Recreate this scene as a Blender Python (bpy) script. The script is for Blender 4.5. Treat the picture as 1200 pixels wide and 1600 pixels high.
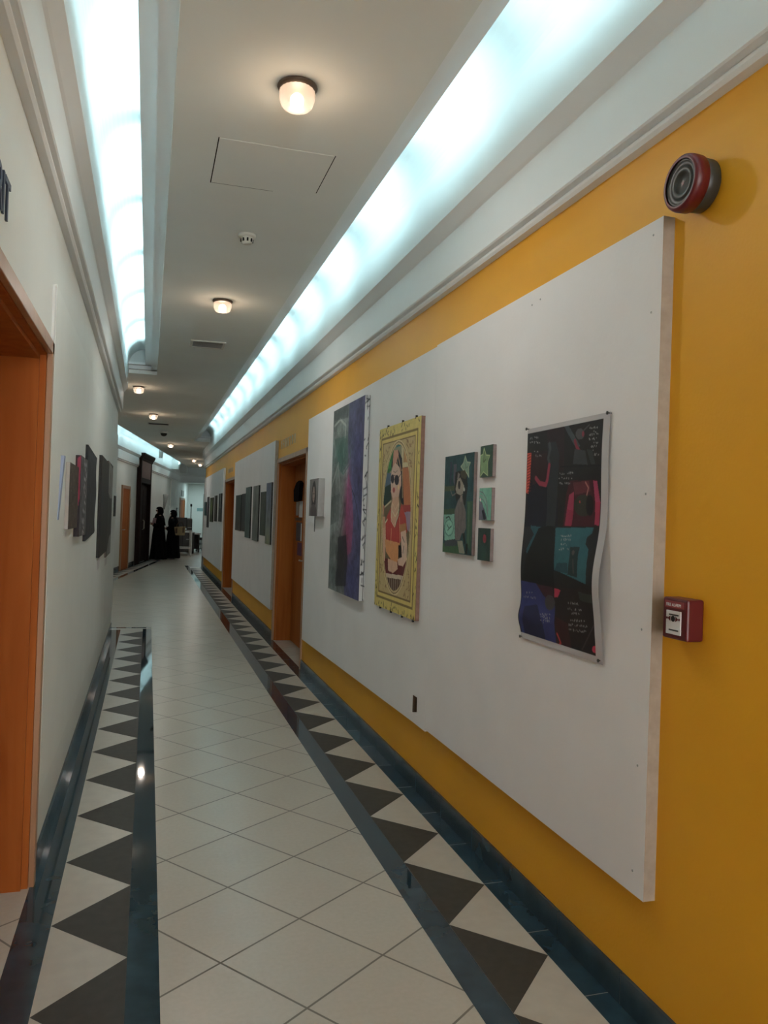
import bpy, math, random
import numpy as np
from mathutils import Vector, Matrix
PI = math.pi
random.seed(7); RNG = np.random.default_rng(5)
SC = bpy.context.scene
COL = SC.collection
for o in list(bpy.data.objects): bpy.data.objects.remove(o)

# ------------------------------------------------------------------ camera
F, YAW, PITCH, ROLL, EYE = 1251.36, 0.285936, 0.0079, 0.032775, 1.5
cy_, sy_, cp_, sp_ = math.cos(YAW), math.sin(YAW), math.cos(PITCH), math.sin(PITCH)
fw = Vector((sy_*cp_, cy_*cp_, sp_)); rt = Vector((cy_, -sy_, 0)); up = rt.cross(fw)
r2 = math.cos(ROLL)*rt + math.sin(ROLL)*up; u2 = -math.sin(ROLL)*rt + math.cos(ROLL)*up
cd = bpy.data.cameras.new('camera'); cam = bpy.data.objects.new('camera', cd); COL.objects.link(cam)
cam.matrix_world = Matrix(((r2.x, u2.x, -fw.x, 0), (r2.y, u2.y, -fw.y, 0), (r2.z, u2.z, -fw.z, EYE), (0, 0, 0, 1)))
cd.sensor_fit = 'HORIZONTAL'; cd.sensor_width = 36; cd.lens = 36*F/1200; cd.clip_start = .02; cd.clip_end = 200
SC.camera = cam
# ------------------------------------------------------------------ world, lights, exposure
w = bpy.data.worlds.new('world'); SC.world = w; w.use_nodes = True
bg = w.node_tree.nodes['Background']; bg.inputs[0].default_value = (.98, .97, .97, 1); bg.inputs[1].default_value = 6.5
SC.view_settings.view_transform = 'Standard'; SC.view_settings.look = 'None'
SC.cycles.caustics_refractive = False; SC.cycles.caustics_reflective = False; SC.cycles.sample_clamp_indirect = 8
SC.view_settings.exposure = 0.68; SC.view_settings.gamma = 1
TUBE_E, LAMP_W, DOWN_W = 16.5, 1.2, 3.9
TUBE_COL = (.60, .92, 1.0)
def area_light(name, loc, rot, sx, sy, energy, col):
    l = bpy.data.lights.new(name, 'AREA'); l.shape = 'RECTANGLE'; l.size = sx; l.size_y = sy; l.energy = energy; l.color = col
    o = bpy.data.objects.new(name, l); o.location = loc; o.rotation_euler = rot; COL.objects.link(o); return o
# the ceiling light of the room past the far header
area_light('far_room_light', (2.6, 36.2, 2.78), (0, 0, 0), 1.2, .6, 17, (.7, .95, 1))

# ------------------------------------------------------------------ materials
def lin(c): 
    c = c/255.0
    return c/12.92 if c <= .04045 else ((c+.055)/1.055)**2.4
def S(r, g, b): return (lin(r), lin(g), lin(b))
MATS = {}
def mat(name, rgb, rough=.6, spec=.4, var=.04, scale=6, bump=0, bscale=80, metal=0, coat=0):
    m = bpy.data.materials.new(name); m.use_nodes = True; nt = m.node_tree; b = nt.nodes['Principled BSDF']
    b.inputs['Roughness'].default_value = rough; b.inputs['Specular IOR Level'].default_value = spec
    b.inputs['Metallic'].default_value = metal; b.inputs['Coat Weight'].default_value = coat
    tc = nt.nodes.new('ShaderNodeTexCoord')
    n = nt.nodes.new('ShaderNodeTexNoise'); n.inputs['Scale'].default_value = scale; n.inputs['Detail'].default_value = 4
    nt.links.new(tc.outputs['Object'], n.inputs['Vector'])
    r = nt.nodes.new('ShaderNodeValToRGB'); r.color_ramp.elements[0].position = .3; r.color_ramp.elements[1].position = .7
    r.color_ramp.elements[0].color = (*[max(0, c*(1-var)) for c in rgb], 1); r.color_ramp.elements[1].color = (*[min(1, c*(1+var)) for c in rgb], 1)
    nt.links.new(n.outputs['Fac'], r.inputs[0]); nt.links.new(r.outputs[0], b.inputs['Base Color'])
    if bump:
        n2 = nt.nodes.new('ShaderNodeTexNoise'); n2.inputs['Scale'].default_value = bscale; n2.inputs['Detail'].default_value = 3
        nt.links.new(tc.outputs['Object'], n2.inputs['Vector'])
        bp = nt.nodes.new('ShaderNodeBump'); bp.inputs['Strength'].default_value = bump; bp.inputs['Distance'].default_value = .002
        nt.links.new(n2.outputs['Fac'], bp.inputs['Height']); nt.links.new(bp.outputs[0], b.inputs['Normal'])
    MATS[name] = m; return m
def emis(name, rgb, s):
    m = bpy.data.materials.new(name); m.use_nodes = True; nt = m.node_tree; nt.nodes.clear()
    e = nt.nodes.new('ShaderNodeEmission'); e.inputs[0].default_value = (*rgb, 1); e.inputs[1].default_value = s
    o = nt.nodes.new('ShaderNodeOutputMaterial'); nt.links.new(e.outputs[0], o.inputs[0]); MATS[name] = m; return m
def wood(name, a, b_, rough=.4, sc=(14, 14, 1.2)):
    m = mat(name, a, rough, .4); nt = m.node_tree
    n = [x for x in nt.nodes if x.type == 'TEX_NOISE'][0]; n.inputs['Scale'].default_value = 1; n.inputs['Detail'].default_value = 6
    n.inputs['Distortion'].default_value = .6
    mp = nt.nodes.new('ShaderNodeMapping'); mp.inputs['Scale'].default_value = sc
    tc = [x for x in nt.nodes if x.type == 'TEX_COORD'][0]
    nt.links.new(tc.outputs['Object'], mp.inputs[0]); nt.links.new(mp.outputs[0], n.inputs['Vector'])
    r = [x for x in nt.nodes if x.type == 'VALTORGB'][0]
    r.color_ramp.elements[0].color = (*a, 1); r.color_ramp.elements[1].color = (*b_, 1); return m
mat('white_wall', (.74, .76, .72), .55, .3, .02, 3, .25, 60)
mat('plaster', (.76, .78, .77), .6, .3, .015, 3)
mat('step_paint', (.92, .94, .94), .7, .2, .01, 2)
mat('ceiling_paint', (.80, .83, .80), .8, .2, .02, 2)
mat('yellow_paint', (.82, .39, .022), .5, .3, .03, 2.5, .3, 90)
mat('board_white', (.84, .81, .795), .7, .25, .025, 3, .3, 50)
mat('board_edge', (.36, .30, .24), .8, .2, .1, 30)
mat('white_board_left', (.78, .80, .76), .6, .3, .02, 3, .2, 60)
mat('teal_tile', (.022, .048, .066), .035, .5, .25, 9)
mat('teal_base', (.030, .055, .072), .22, .5, .2, 9)
mat('dark_tile', (.055, .050, .042), .5, .2, .12, 25)
mat('cream_tile', (.50, .455, .385), .30, .4, .05, 18)
mat('grout', (.20, .19, .17), .8, .2)
wood('orange_wood', (.33, .085, .018), (.44, .135, .03), .5)
MATS['orange_wood'].node_tree.nodes['Principled BSDF'].inputs['Specular IOR Level'].default_value = .06
wood('frame_wood', (.36, .19, .10), (.44, .26, .15), .4)
wood('dark_wood', (.012, .007, .006), (.022, .011, .009), .7)
MATS['dark_wood'].node_tree.nodes['Principled BSDF'].inputs['Specular IOR Level'].default_value = .12
wood('panel_wood', (.10, .035, .025), (.2, .08, .06), .6, (30, 30, 20))
mat('box_side', (.42, .40, .38), .8, .2, .06, 30)
mat('gilt_side', (.22, .13, .10), .6, .2, .15, 40)
mat('canvas_side', (.24, .19, .18), .8, .2, .12, 60)
mat('dark_canvas', (.05, .05, .05), .8, .2, .2, 40)
mat('red_plastic', (.10, .006, .009), .4, .5, .05)
mat('charcoal_plastic', (.035, .035, .03), .4, .4, .1)
mat('black_plastic', (.012, .012, .013), .4, .4, .1)
mat('steel', (.5, .5, .48), .35, .5, .05, metal=1)
mat('white_plastic', (.66, .66, .60), .4, .4, .03)
mat('grey_plastic', (.35, .36, .34), .5, .4, .05)
mat('gap_dark', (.02, .02, .02), .9, .1)
mat('fabric_black', (.007, .007, .008), .9, .04, .3, 20, .4, 200)
mat('fabric_scarf', (.009, .008, .009), .9, .05, .3, 20)
mat('skin', (.35, .2, .14), .5, .4, .05)
mat('tan_leather', (.36, .27, .13), .5, .4, .1, 20)
mat('brown_leather', (.08, .05, .03), .5, .4, .1)
mat('pink_paper', (.5, .33, .33), .7, .2, .05)
mat('white_paper', (.68, .67, .66), .7, .2, .02)
mat('purple_paper', (.13, .06, .11), .7, .2, .1)
mat('blue_paper', (.32, .38, .52), .7, .2, .05)
mat('letter_navy', (.03, .045, .08), .5, .4, .05)
mat('letter_pale', (.60, .45, .25), .5, .4, .05)
mat('slate', (.045, .048, .052), .8, .25, .25, 25, .6, 60)
mat('shoe_white', (.5, .5, .48), .6, .3)
mat('white_metal', (.65, .66, .64), .4, .4)
mat('table_top', (.40, .39, .36), .5, .4)
emis('tube_glow', TUBE_COL, TUBE_E)
emis('bulb_glow', (1, .80, .64), 14)
# frosted ribbed lamp glass: translucent, lets the bulb light through
gm = bpy.data.materials.new('lamp_glass'); gm.use_nodes = True; gb = gm.node_tree.nodes['Principled BSDF']
gb.inputs['Base Color'].default_value = (1, .93, .85, 1); gb.inputs['Roughness'].default_value = .25
gb.inputs['Transmission Weight'].default_value = 1; gb.inputs['IOR'].default_value = 1.15
tl = gm.node_tree.nodes.new('ShaderNodeBsdfTranslucent'); tl.inputs[0].default_value = (.95, .88, .80, 1)
ms = gm.node_tree.nodes.new('ShaderNodeMixShader'); ms.inputs[0].default_value = .3; go = gm.node_tree.nodes['Material Output']
gm.node_tree.links.new(gb.outputs[0], ms.inputs[1]); gm.node_tree.links.new(tl.outputs[0], ms.inputs[2]); gm.node_tree.links.new(ms.outputs[0], go.inputs[0]); MATS['lamp_glass'] = gm
# painted artwork: pigment stored per point
pm = bpy.data.materials.new('pigment'); pm.use_nodes = True; nt = pm.node_tree; b = nt.nodes['Principled BSDF']
a = nt.nodes.new('ShaderNodeAttribute'); a.attribute_name = 'Pigment'; nt.links.new(a.outputs['Color'], b.inputs['Base Color'])
b.inputs['Roughness'].default_value = .55; b.inputs['Specular IOR Level'].default_value = .3; MATS['pigment'] = pm
# floor field: square tiles laid diagonally, grid turned with the far wing
fm = bpy.data.materials.new('field_tile'); fm.use_nodes = True; nt = fm.node_tree; b = nt.nodes['Principled BSDF']
tc = nt.nodes.new('ShaderNodeTexCoord'); sep = nt.nodes.new('ShaderNodeSeparateXYZ'); nt.links.new(tc.outputs['Object'], sep.inputs[0])
def M(op, a, b_=None, c=None):
    n = nt.nodes.new('ShaderNodeMath'); n.operation = op
    for i, v in enumerate((a, b_, c)):
        if v is None: continue
        if isinstance(v, (int, float)): n.inputs[i].default_value = v
        else: nt.links.new(v, n.inputs[i])
    return n.outputs[0]
AL, TS, OX, OY = .9226955, .387045, -.18617, 3.33105
dx = M('SUBTRACT', sep.outputs[0], OX); dy = M('SUBTRACT', sep.outputs[1], OY)
U = M('DIVIDE', M('SUBTRACT', M('MULTIPLY', dx, math.cos(AL)), M('MULTIPLY', dy, math.sin(AL))), TS)
V = M('DIVIDE', M('ADD', M('MULTIPLY', dx, math.sin(AL)), M('MULTIPLY', dy, math.cos(AL))), TS)
def near_line(x): return M('ABSOLUTE', M('SUBTRACT', M('FRACT', M('ADD', x, .5)), .5))
g = M('LESS_THAN', M('MINIMUM', near_line(U), near_line(V)), .010)
cmb = nt.nodes.new('ShaderNodeCombineXYZ'); nt.links.new(M('FLOOR', U), cmb.inputs[0]); nt.links.new(M('FLOOR', V), cmb.inputs[1])
wn = nt.nodes.new('ShaderNodeTexWhiteNoise'); nt.links.new(cmb.outputs[0], wn.inputs['Vector'])
nz = nt.nodes.new('ShaderNodeTexNoise'); nz.inputs['Scale'].default_value = 55; nz.inputs['Detail'].default_value = 5; nt.links.new(tc.outputs['Object'], nz.inputs['Vector'])
nz2 = nt.nodes.new('ShaderNodeTexNoise'); nz2.inputs['Scale'].default_value = 3; nt.links.new(tc.outputs['Object'], nz2.inputs['Vector'])
val = M('ADD', M('ADD', M('MULTIPLY', wn.outputs['Value'], .05), .84), M('ADD', M('MULTIPLY', nz.outputs['Fac'], .14), M('MULTIPLY', nz2.outputs['Fac'], .08)))
mx = nt.nodes.new('ShaderNodeMix'); mx.data_type = 'RGBA'; mx.blend_type = 'MULTIPLY'; mx.inputs[0].default_value = 1
mx.inputs[6].default_value = (.52, .475, .40, 1); cv = nt.nodes.new('ShaderNodeCombineColor')
for i in range(3): nt.links.new(val, cv.inputs[i])
nt.links.new(cv.outputs[0], mx.inputs[7])
mg = nt.nodes.new('ShaderNodeMix'); mg.data_type = 'RGBA'; nt.links.new(g, mg.inputs[0]); nt.links.new(mx.outputs[2], mg.inputs[6]); mg.inputs[7].default_value = (.15, .135, .11, 1)
nt.links.new(mg.outputs[2], b.inputs['Base Color']); b.inputs['Specular IOR Level'].default_value = .5
nt.links.new(M('ADD', M('MULTIPLY', g, .4), .26), b.inputs['Roughness']); MATS['field_tile'] = fm
# carpentry-free tile joints for the skirting
sm = MATS['teal_base']

# ------------------------------------------------------------------ mesh helpers
class MB:
    def __init__(s): s.v = []; s.f = []; s.m = []
    def add(s, vs, fs, mi=0):
        n = len(s.v); s.v += [tuple(x) for x in vs]; s.f += [tuple(i+n for i in f) for f in fs]; s.m += [mi]*len(fs); return s
    def box(s, x0, x1, y0, y1, z0, z1, mi=0):
        return s.add([(x, y, z) for z in (z0, z1) for y in (y0, y1) for x in (x0, x1)],
                     [(0, 2, 3, 1), (4, 5, 7, 6), (0, 1, 5, 4), (2, 6, 7, 3), (0, 4, 6, 2), (1, 3, 7, 5)], mi)
    def extr(s, prof, y0, y1, mi=0, caps=True, closed=True):   # profile of (x, z) along y
        n = len(prof); vs = [(x, y0, z) for x, z in prof]+[(x, y1, z) for x, z in prof]
        fs = [(i, (i+1) % n, (i+1) % n+n, i+n) for i in range(n if closed else n-1)]
        if caps: fs += [tuple(range(n)), tuple(range(2*n-1, n-1, -1))]
        return s.add(vs, fs, mi)
    def poly(s, pts, z0, z1, mi=0):                            # horizontal polygon, extruded in z
        n = len(pts); vs = [(x, y, z0) for x, y in pts]+[(x, y, z1) for x, y in pts]
        return s.add(vs, [tuple(range(n-1, -1, -1)), tuple(range(n, 2*n))]+[(i, (i+1) % n, (i+1) % n+n, i+n) for i in range(n)], mi)
    def rings(s, rings, mi=0, cap=True, smooth=True):
        n = len(rings[0]); vs = [p for r in rings for p in r]; fs = []
        for k in range(len(rings)-1):
            for i in range(n): fs.append((k*n+i, k*n+(i+1) % n, (k+1)*n+(i+1) % n, (k+1)*n+i))
        if cap: fs += [tuple(range(n-1, -1, -1)), tuple((len(rings)-1)*n+i for i in range(n))]
        return s.add(vs, fs, mi)
    def lathe(s, prof, n=24, mi=0, axis='z', c=(0, 0, 0), cap=True):
        R = []
        for r, h in prof:
            ring = []
            for i in range(n):
                a = 2*PI*i/n; p = (r*math.cos(a), r*math.sin(a), h)
                if axis == 'x': p = (p[2], p[0], p[1])
                if axis == 'y': p = (p[1], p[2], p[0])
                ring.append((p[0]+c[0], p[1]+c[1], p[2]+c[2]))
            R.append(ring)
        return s.rings(R, mi, cap)
    def tube(s, pts, rad, n=8, mi=0):
        pts = [Vector(p) for p in pts]; R = []
        rads = rad if isinstance(rad, (list, tuple)) else [rad]*len(pts)
        for k, p in enumerate(pts):
            d = (pts[min(k+1, len(pts)-1)]-pts[max(k-1, 0)]).normalized()
            a = d.orthogonal().normalized() if k == 0 else (pa-d*pa.dot(d)).normalized()
            pa = a; b_ = d.cross(a)
            R.append([tuple(p+rads[k]*(math.cos(2*PI*i/n)*a+math.sin(2*PI*i/n)*b_)) for i in range(n)])
        return s.rings(R, mi)
    def ball(s, c, rx, ry=None, rz=None, n=16, m=10, mi=0):
        ry = ry or rx; rz = rz or rx; R = []
        for k in range(m+1):
            t = PI*(k+.02)/(m+.04); R.append([(c[0]+rx*math.sin(t)*math.cos(2*PI*i/n), c[1]+ry*math.sin(t)*math.sin(2*PI*i/n), c[2]-rz*math.cos(t)) for i in range(n)])
        return s.rings(R, mi)
    def build(s, name, mats, parent=None, smooth=False, bevel=0, world=False, auto=None):
        me = bpy.data.meshes.new(name); vs = s.v
        if world and parent is not None:
            inv = parent_matrix(parent).inverted(); vs = [tuple(inv @ Vector(p)) for p in vs]
        me.from_pydata(vs, [], s.f); me.update()
        if isinstance(mats, str): mats = [mats]
        for m_ in mats: me.materials.append(MATS[m_])
        me.polygons.foreach_set('material_index', s.m)
        import bmesh
        bm = bmesh.new(); bm.from_mesh(me); bmesh.ops.recalc_face_normals(bm, faces=bm.faces); bm.to_mesh(me); bm.free()
        if smooth: me.polygons.foreach_set('use_smooth', [True]*len(me.polygons))
        o = bpy.data.objects.new(name, me); COL.objects.link(o)
        if parent is not None: o.parent = parent
        if bevel:
            bv = o.modifiers.new('bevel', 'BEVEL'); bv.width = bevel; bv.segments = 2; bv.limit_method = 'ANGLE'
        return o
def parent_matrix(o):
    m = Matrix.LocRotScale(o.location, o.rotation_euler, o.scale)
    return parent_matrix(o.parent) @ m if o.parent else m
def tag(o, label, cat, group=None):
    o['label'] = label; o['category'] = cat
    if group: o['group'] = group
    return o
def thing(name, label, cat, loc=(0, 0, 0), rz=0, group=None):
    o = bpy.data.objects.new(name, None); COL.objects.link(o); o.empty_display_size = .1
    o.location = loc; o.rotation_euler = (0, 0, rz); return tag(o, label, cat, group)
def struct(o): o['kind'] = 'structure'; return o
def box_obj(name, mats, *b, parent=None, bevel=0, world=False):
    return MB().box(*b).build(name, mats, parent, bevel=bevel, world=world)

# ------------------------------------------------------------------ measures
XR, XL, ZC = 1.48, -.40, 3.2
W0 = (-.724, 20.52); WROT = -math.atan2(.1409, .990)      # wing wall frame: local x out of the wall, local y along it
YB = -5.0
D1 = (7.75, 9.58); D2 = (14.45, 16.45); DT = 2.13
LEND, REND = 10.44, 22.5

# ------------------------------------------------------------------ floor
f = MB(); f.box(-7, 8, YB, 40, -.2, 0, 0)
e = .0006
def strip(x0, x1, y0, y1, mi): f.add([(x0, y0, e), (x1, y0, e), (x1, y1, e), (x0, y1, e)], [(0, 1, 2, 3)], mi)
# left border
strip(XL, -.285, YB, 10.53, 1); strip(-.018, .084, YB, 10.6, 1); strip(-.285, -.018, YB, 10.66, 3); strip(XL, -.285, 10.53, 10.66, 3)
strip(XL, .084, 10.66, 10.74, 1)
for k in range(-14, 15):
    y = 2.546+.5395*k
    if y+.27 < 10.6: f.add([(-.018, y-.27, 2*e), (-.018, y+.27, 2*e), (-.285, y, 2*e)], [(0, 1, 2)], 2)
# right border
strip(1.018, 1.121, YB, 23.0, 1); strip(1.384, XR, YB, REND, 1); strip(1.121, 1.384, YB, REND, 3)
for k in range(-14, 38):
    y = 2.507+.548*k
    if y+.28 < REND: f.add([(1.121, y-.274, 2*e), (1.121, y+.274, 2*e), (1.384, y, 2*e)], [(0, 1, 2)], 2)
# joints of the teal border strips
for k in range(-10, 60):
    y = 2.26+.40*k
    if y < REND: f.add([(1.384, y, 2*e), (XR, y+.002, 2*e), (XR, y+.006, 2*e), (1.384, y+.004, 2*e)], [(0, 1, 2, 3)], 4)
# border along the wing wall (turned with it)
c8, s8 = math.cos(WROT), math.sin(WROT)
def WP(x, y): return (W0[0]+c8*x-s8*y, W0[1]+s8*x+c8*y)
def wquad(x0, x1, y0, y1, mi, z=e):
    f.add([(*WP(x0, y0), z), (*WP(x1, y0), z), (*WP(x1, y1), z), (*WP(x0, y1), z)], [(0, 1, 2, 3)], mi)
wquad(0, .10, -12, 17, 1); wquad(.10, .36, -12, 13, 3); wquad(.36, .46, -12, 13, 1)
for k in range(44):
    y = -11.5+.548*k
    f.add([(*WP(.10, y-.274), 2*e), (*WP(.36, y), 2*e), (*WP(.10, y+.274), 2*e)], [(0, 1, 2)], 2)
fl = struct(f.build('floor', ['field_tile', 'teal_tile', 'dark_tile', 'cream_tile', 'grout']))

# ------------------------------------------------------------------ walls
w_ = MB(); TH = .36; ZT = 3.05
for a_, b_ in ((YB, D1[0]), (D1[1], D2[0]), (D2[1], REND)): w_.box(XR, XR+TH, a_, b_, 0, ZT)
for a_, b_ in (D1, D2): w_.box(XR, XR+TH, a_, b_, DT, ZT)
wr = struct(w_.build('wall_right', 'yellow_paint'))
w_ = MB(); LD = (1.75, 3.43); LDT = 2.12
w_.box(XL-TH, XL, YB, LD[0], 0, ZT).box(XL-TH, XL, LD[1], LEND, 0, ZT).box(XL-TH, XL, LD[0], LD[1], LDT, ZT)
w_.box(-6, XL-TH, LEND-.3, LEND, 0, ZC+.02)
struct(w_.build('wall_left', 'white_wall'))
w_ = MB().box(-.25, 0, -12, 17.6, 0, 3.05)
w_.box(0, .03, 10.52, 12.95, 0, 2.70)
wing = struct(w_.build('wall_wing', 'white_wall')); wing.location = (*W0, 0); wing.rotation_euler = (0, 0, WROT)
struct(MB().box(1.55, 6.5, 37.8, 38.0, 0, 3.2).build('wall_end', 'white_wall'))
struct(MB().box(6.3, 6.5, REND, 37.8, 0, 3.4).build('wall_far_right', 'white_wall'))
struct(MB().box(1.84, 6.5, REND-.2, REND, 0, 3.4).build('wall_return', 'yellow_paint'))
struct(MB().box(1.10, 6.5, 33.7, 34.0, 2.70, 3.4).build('wall_header', 'white_wall'))

# ------------------------------------------------------------------ cornices and lit vaults (profile: distance out of the wall, height)
CORN = [(0, 2.695), (.028, 2.70), (.036, 2.712), (.036, 2.722), (.028, 2.732), (.050, 2.738), (.055, 2.745), (.055, 2.955), (.066, 2.966), (.105, 3.02), (.105, 3.05), (-.05, 3.05), (-.05, 2.695)]
def vault_prof(top_to):
    p = [(.105, 3.05), (.105, 3.30)]
    for k in range(1, 13):
        t = PI/2*k/12; p.append((.105+.2-.2*math.cos(t), 3.30+.2*math.sin(t)))
    return p+[(top_to, 3.50)]
def vault_mesh(sgn, x0, y0, y1, top_to, back_to, ends=(True, True)):
    m = MB(); inner = vault_prof(top_to); full = inner+[(top_to, 3.30)]
    outer = [(top_to, 3.56), (.02, 3.56), (.02, 3.05)]
    pr = [(x0+sgn*a_, z) for a_, z in full+[(top_to+.04, 3.30), (top_to+.04, 3.56)]+outer[1:]]
    m.extr(pr, y0, y1, 0)
    for k, yy in enumerate((y0, y1)):
        if ends[k]:
            ya, yb = (yy, yy+.04) if k else (yy-.04, yy)
            m.extr([(x0+sgn*a_, z) for a_, z in inner[1:]+[(top_to, 3.30)]], ya, yb, 0)
    return m
i_tr = [0]
def cornice(sgn, x0, y0, y1, loc=(0, 0, 0), rz=0):
    i_tr[0] += 1
    o = struct(MB().extr([(x0+sgn*a_, z) for a_, z in CORN], y0, y1).build('trim_%d' % i_tr[0], 'plaster', bevel=0)); o.location = loc; o.rotation_euler = (0, 0, rz); return o
def vault(sgn, x0, y0, y1, top_to, loc=(0, 0, 0), rz=0, ends=(False, True)):
    o = struct(vault_mesh(sgn, x0, y0, y1, top_to, None, ends).build('ceiling_cove', 'plaster')); o.location = loc; o.rotation_euler = (0, 0, rz); return o
RC, LC = 19.7, 10.42          # where the light coves stop
cornice(-1, XR, YB, REND); vault(-1, XR, YB, RC, .56); 
cornice(1, XL, YB, LEND); vault(1, XL, YB, LC-.02, .52)
struct(MB().box(XR-.105, XR+.36, RC, REND, 3.05, ZC+.05).build('trim_20', 'plaster'))
struct(MB().box(XL-.36, XL+.105, LC, LEND, 3.05, ZC+.05).build('trim_21', 'plaster'))
cornice(1, 0, -12, 13.3, (*W0, 0), WROT); vault(1, 0, -12, 13.3, .66, (*W0, 0), WROT, (False, False))
cornice(1, 0, 0, 5.2, (1.12, 33.7, 0), -PI/2); vault(1, 0, 0, 5.2, 2.2, (1.12, 33.7, 0), -PI/2, (False, False))

# ------------------------------------------------------------------ ceiling slab with stepped edges
m = MB()
def at_y(lx, y):   # point on the wing line local x = lx at world y
    ly = (y-W0[1]-s8*lx)/c8; return WP(lx, ly)
CE = [(.045, YB), (.99, YB), (.99, RC), (6.4, RC), (6.4, 31.5), at_y(.59, 31.5), at_y(.59, 10.0), (XL+.05, 10.0)]
m.poly([(.045, YB), (.99, YB), (.99, LC), (.045, LC)], ZC, 3.32)
m.poly([at_y(.59, LC), (.99, LC), (.99, RC), (6.4, RC), (6.4, 31.5), at_y(.59, 31.5)], ZC, 3.32)
for k, (d, z) in enumerate(((.07, 3.245), (.14, 3.29))):
    m.box(.99-.01, .99+d, YB, RC, z, 3.32-k*.001, 1); m.box(.045-d, .05, YB, LC, z, 3.32-k*.001, 1)
    m.box(.98, XR-.105, RC-d, RC+.01, z, 3.319-k*.001, 1); m.box(XL+.105, .05, LC-d, LC+.01, z, 3.319-k*.001, 1)
    m.poly([at_y(.59-d, 9), at_y(.60, 9), at_y(.60, 31.5), at_y(.59-d, 31.5)], z, 3.319-k*.001, 1)
    m.box(1.3, 6.4, 31.49, 31.5+d, z, 3.319-k*.001)
LIP = 3.327                     # low unseen upstand, added to cut tube light on the lower vault
m.box(1.118, 1.128, YB, RC, 3.30, LIP); m.box(-.093, -.083, YB, LC, 3.30, LIP)
m.poly([at_y(.452, 9), at_y(.462, 9), at_y(.462, 31.5), at_y(.452, 31.5)], 3.30, LIP); m.box(1.3, 6.4, 31.62, 31.63, 3.30, LIP)
struct(m.build('ceiling', ['ceiling_paint', 'step_paint']))
# ribs that cross the wing cove, and the low ceiling of the end room
m = MB()
m.box(.40, .50, 4.0, 4.12, 3.06, 3.30); m.box(.09, .34, 9.8, 10.3, 3.04, 3.5); m.box(.09, .36, 12.6, 13.1, 3.04, 3.5)
o = struct(m.build('trim_22', 'ceiling_paint')); o.location = (*W0, 0); o.rotation_euler = (0, 0, WROT)
struct(MB().box(1.0, 6.5, 34.0, 38, 2.80, 2.9).build('ceiling_end_room', 'ceiling_paint'))
struct(MB().box(-7, XL-TH, YB, LEND, 3.0, 3.3).build('ceiling_side_room', 'ceiling_paint'))
struct(MB().box(1.84, 8, YB, RC, 3.0, 3.3).build('ceiling_side_room_right', 'ceiling_paint'))

# ------------------------------------------------------------------ skirting tiles
def skirting(name, x0, sgn, runs, loc=(0, 0, 0), rz=0):
    m = MB()
    for a_, b_ in runs:
        y = a_; 
        m.box(min(x0, x0+sgn*.010), max(x0, x0+sgn*.010), a_, b_, 0, .097, 1)
        while y < b_-.01:
            y2 = min(y+.40, b_)
            m.box(min(x0+sgn*.001, x0+sgn*.012), max(x0+sgn*.001, x0+sgn*.012), y+.002, y2-.002, .0008, .10, 0); y += .40
    o = struct(m.build(name, ['teal_base', 'grout'])); o.location = loc; o.rotation_euler = (0, 0, rz)
skirting('baseboard_right', XR, -1, [(YB, D1[0]-.01), (D1[1]+.01, D2[0]-.01), (D2[1]+.01, REND)])
skirting('baseboard_left', XL, 1, [(YB, LD[0]-.08), (LD[1]+.08, LEND)])
skirting('baseboard_wing', 0, 1, [(-12, .40), (1.62, 2.62), (4.66, 10.5), (13, 13.7), (15.8, 17.5)], (*W0, 0), WROT)
skirting('baseboard_end', 0, 1, [(0, 4.4)], (1.8, 37.8, 0), -PI/2)

# ------------------------------------------------------------------ recessed doors of the corridor
def recess_door(name, sgn, x0, y0, y1, zt, depth, leaf_mats='orange_wood', arch=.05):
    root = bpy.data.objects.new(name, None); COL.objects.link(root); root.location = (x0, (y0+y1)/2, 0); struct(root)
    X = lambda d: x0-sgn*d            # d>0 into the wall
    def bx(m, d0, d1, ya, yb, za, zb): m.box(min(X(d0), X(d1)), max(X(d0), X(d1)), ya, yb, za, zb)
    m = MB()                          # architrave on the wall face, then a stepped stop
    for ya, yb in ((y0-.04, y0+.012), (y1-.012, y1+.04)): bx(m, -.016, .006, ya, yb, 0, zt+.04)
    bx(m, -.016, .006, y0-.04, y1+.04, zt-.012, zt+.04)
    m.build('architrave', 'frame_wood', root, bevel=.003, world=True)
    m = MB()
    for ya, yb in ((y0, y0+.02), (y1-.02, y1)): bx(m, .006, depth, ya, yb, 0, zt)
    bx(m, .006, depth, y0, y1, zt-.02, zt)
    for ya, yb in ((y0+.02, y0+.038), (y1-.038, y1-.02)): bx(m, .03, depth, ya, yb, 0, zt-.02)
    bx(m, .03, depth, y0+.02, y1-.02, zt-.038, zt-.02)
    m.build('lining', 'orange_wood', root, world=True)
    ym = (y0+y1)/2
    for ya, yb in ((y0+.022, ym-.002), (ym+.002, y1-.022)):
        m = MB(); bx(m, depth-.05, depth-.01, ya, yb, .006, zt-.022)
        lf = m.build('door_leaf', leaf_mats, root, bevel=.002, world=True)
        m = MB(); yh = yb-.07 if ya < ym-.1 else ya+.07
        m.tube([(X(depth-.05), yh, 1.0), (X(depth-.10), yh, 1.0), (X(depth-.10), yh+(-.10 if ya < ym-.1 else .10), 1.0)], .009, 8)
        m.build('door_handle', 'steel', lf, True, world=True)
    m = MB(); bx(m, depth-.01, depth+.03, y0-.02, y1+.02, 0, zt+.02); m.build('backing', 'gap_dark', root, world=True)
    return root
recess_door('door_1', -1, XR, D1[0], D1[1], DT, .25)
recess_door('door_2', -1, XR, D2[0], D2[1], DT, .25)
recess_door('door_3', 1, XL, LD[0], LD[1], LDT, .32)
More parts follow.
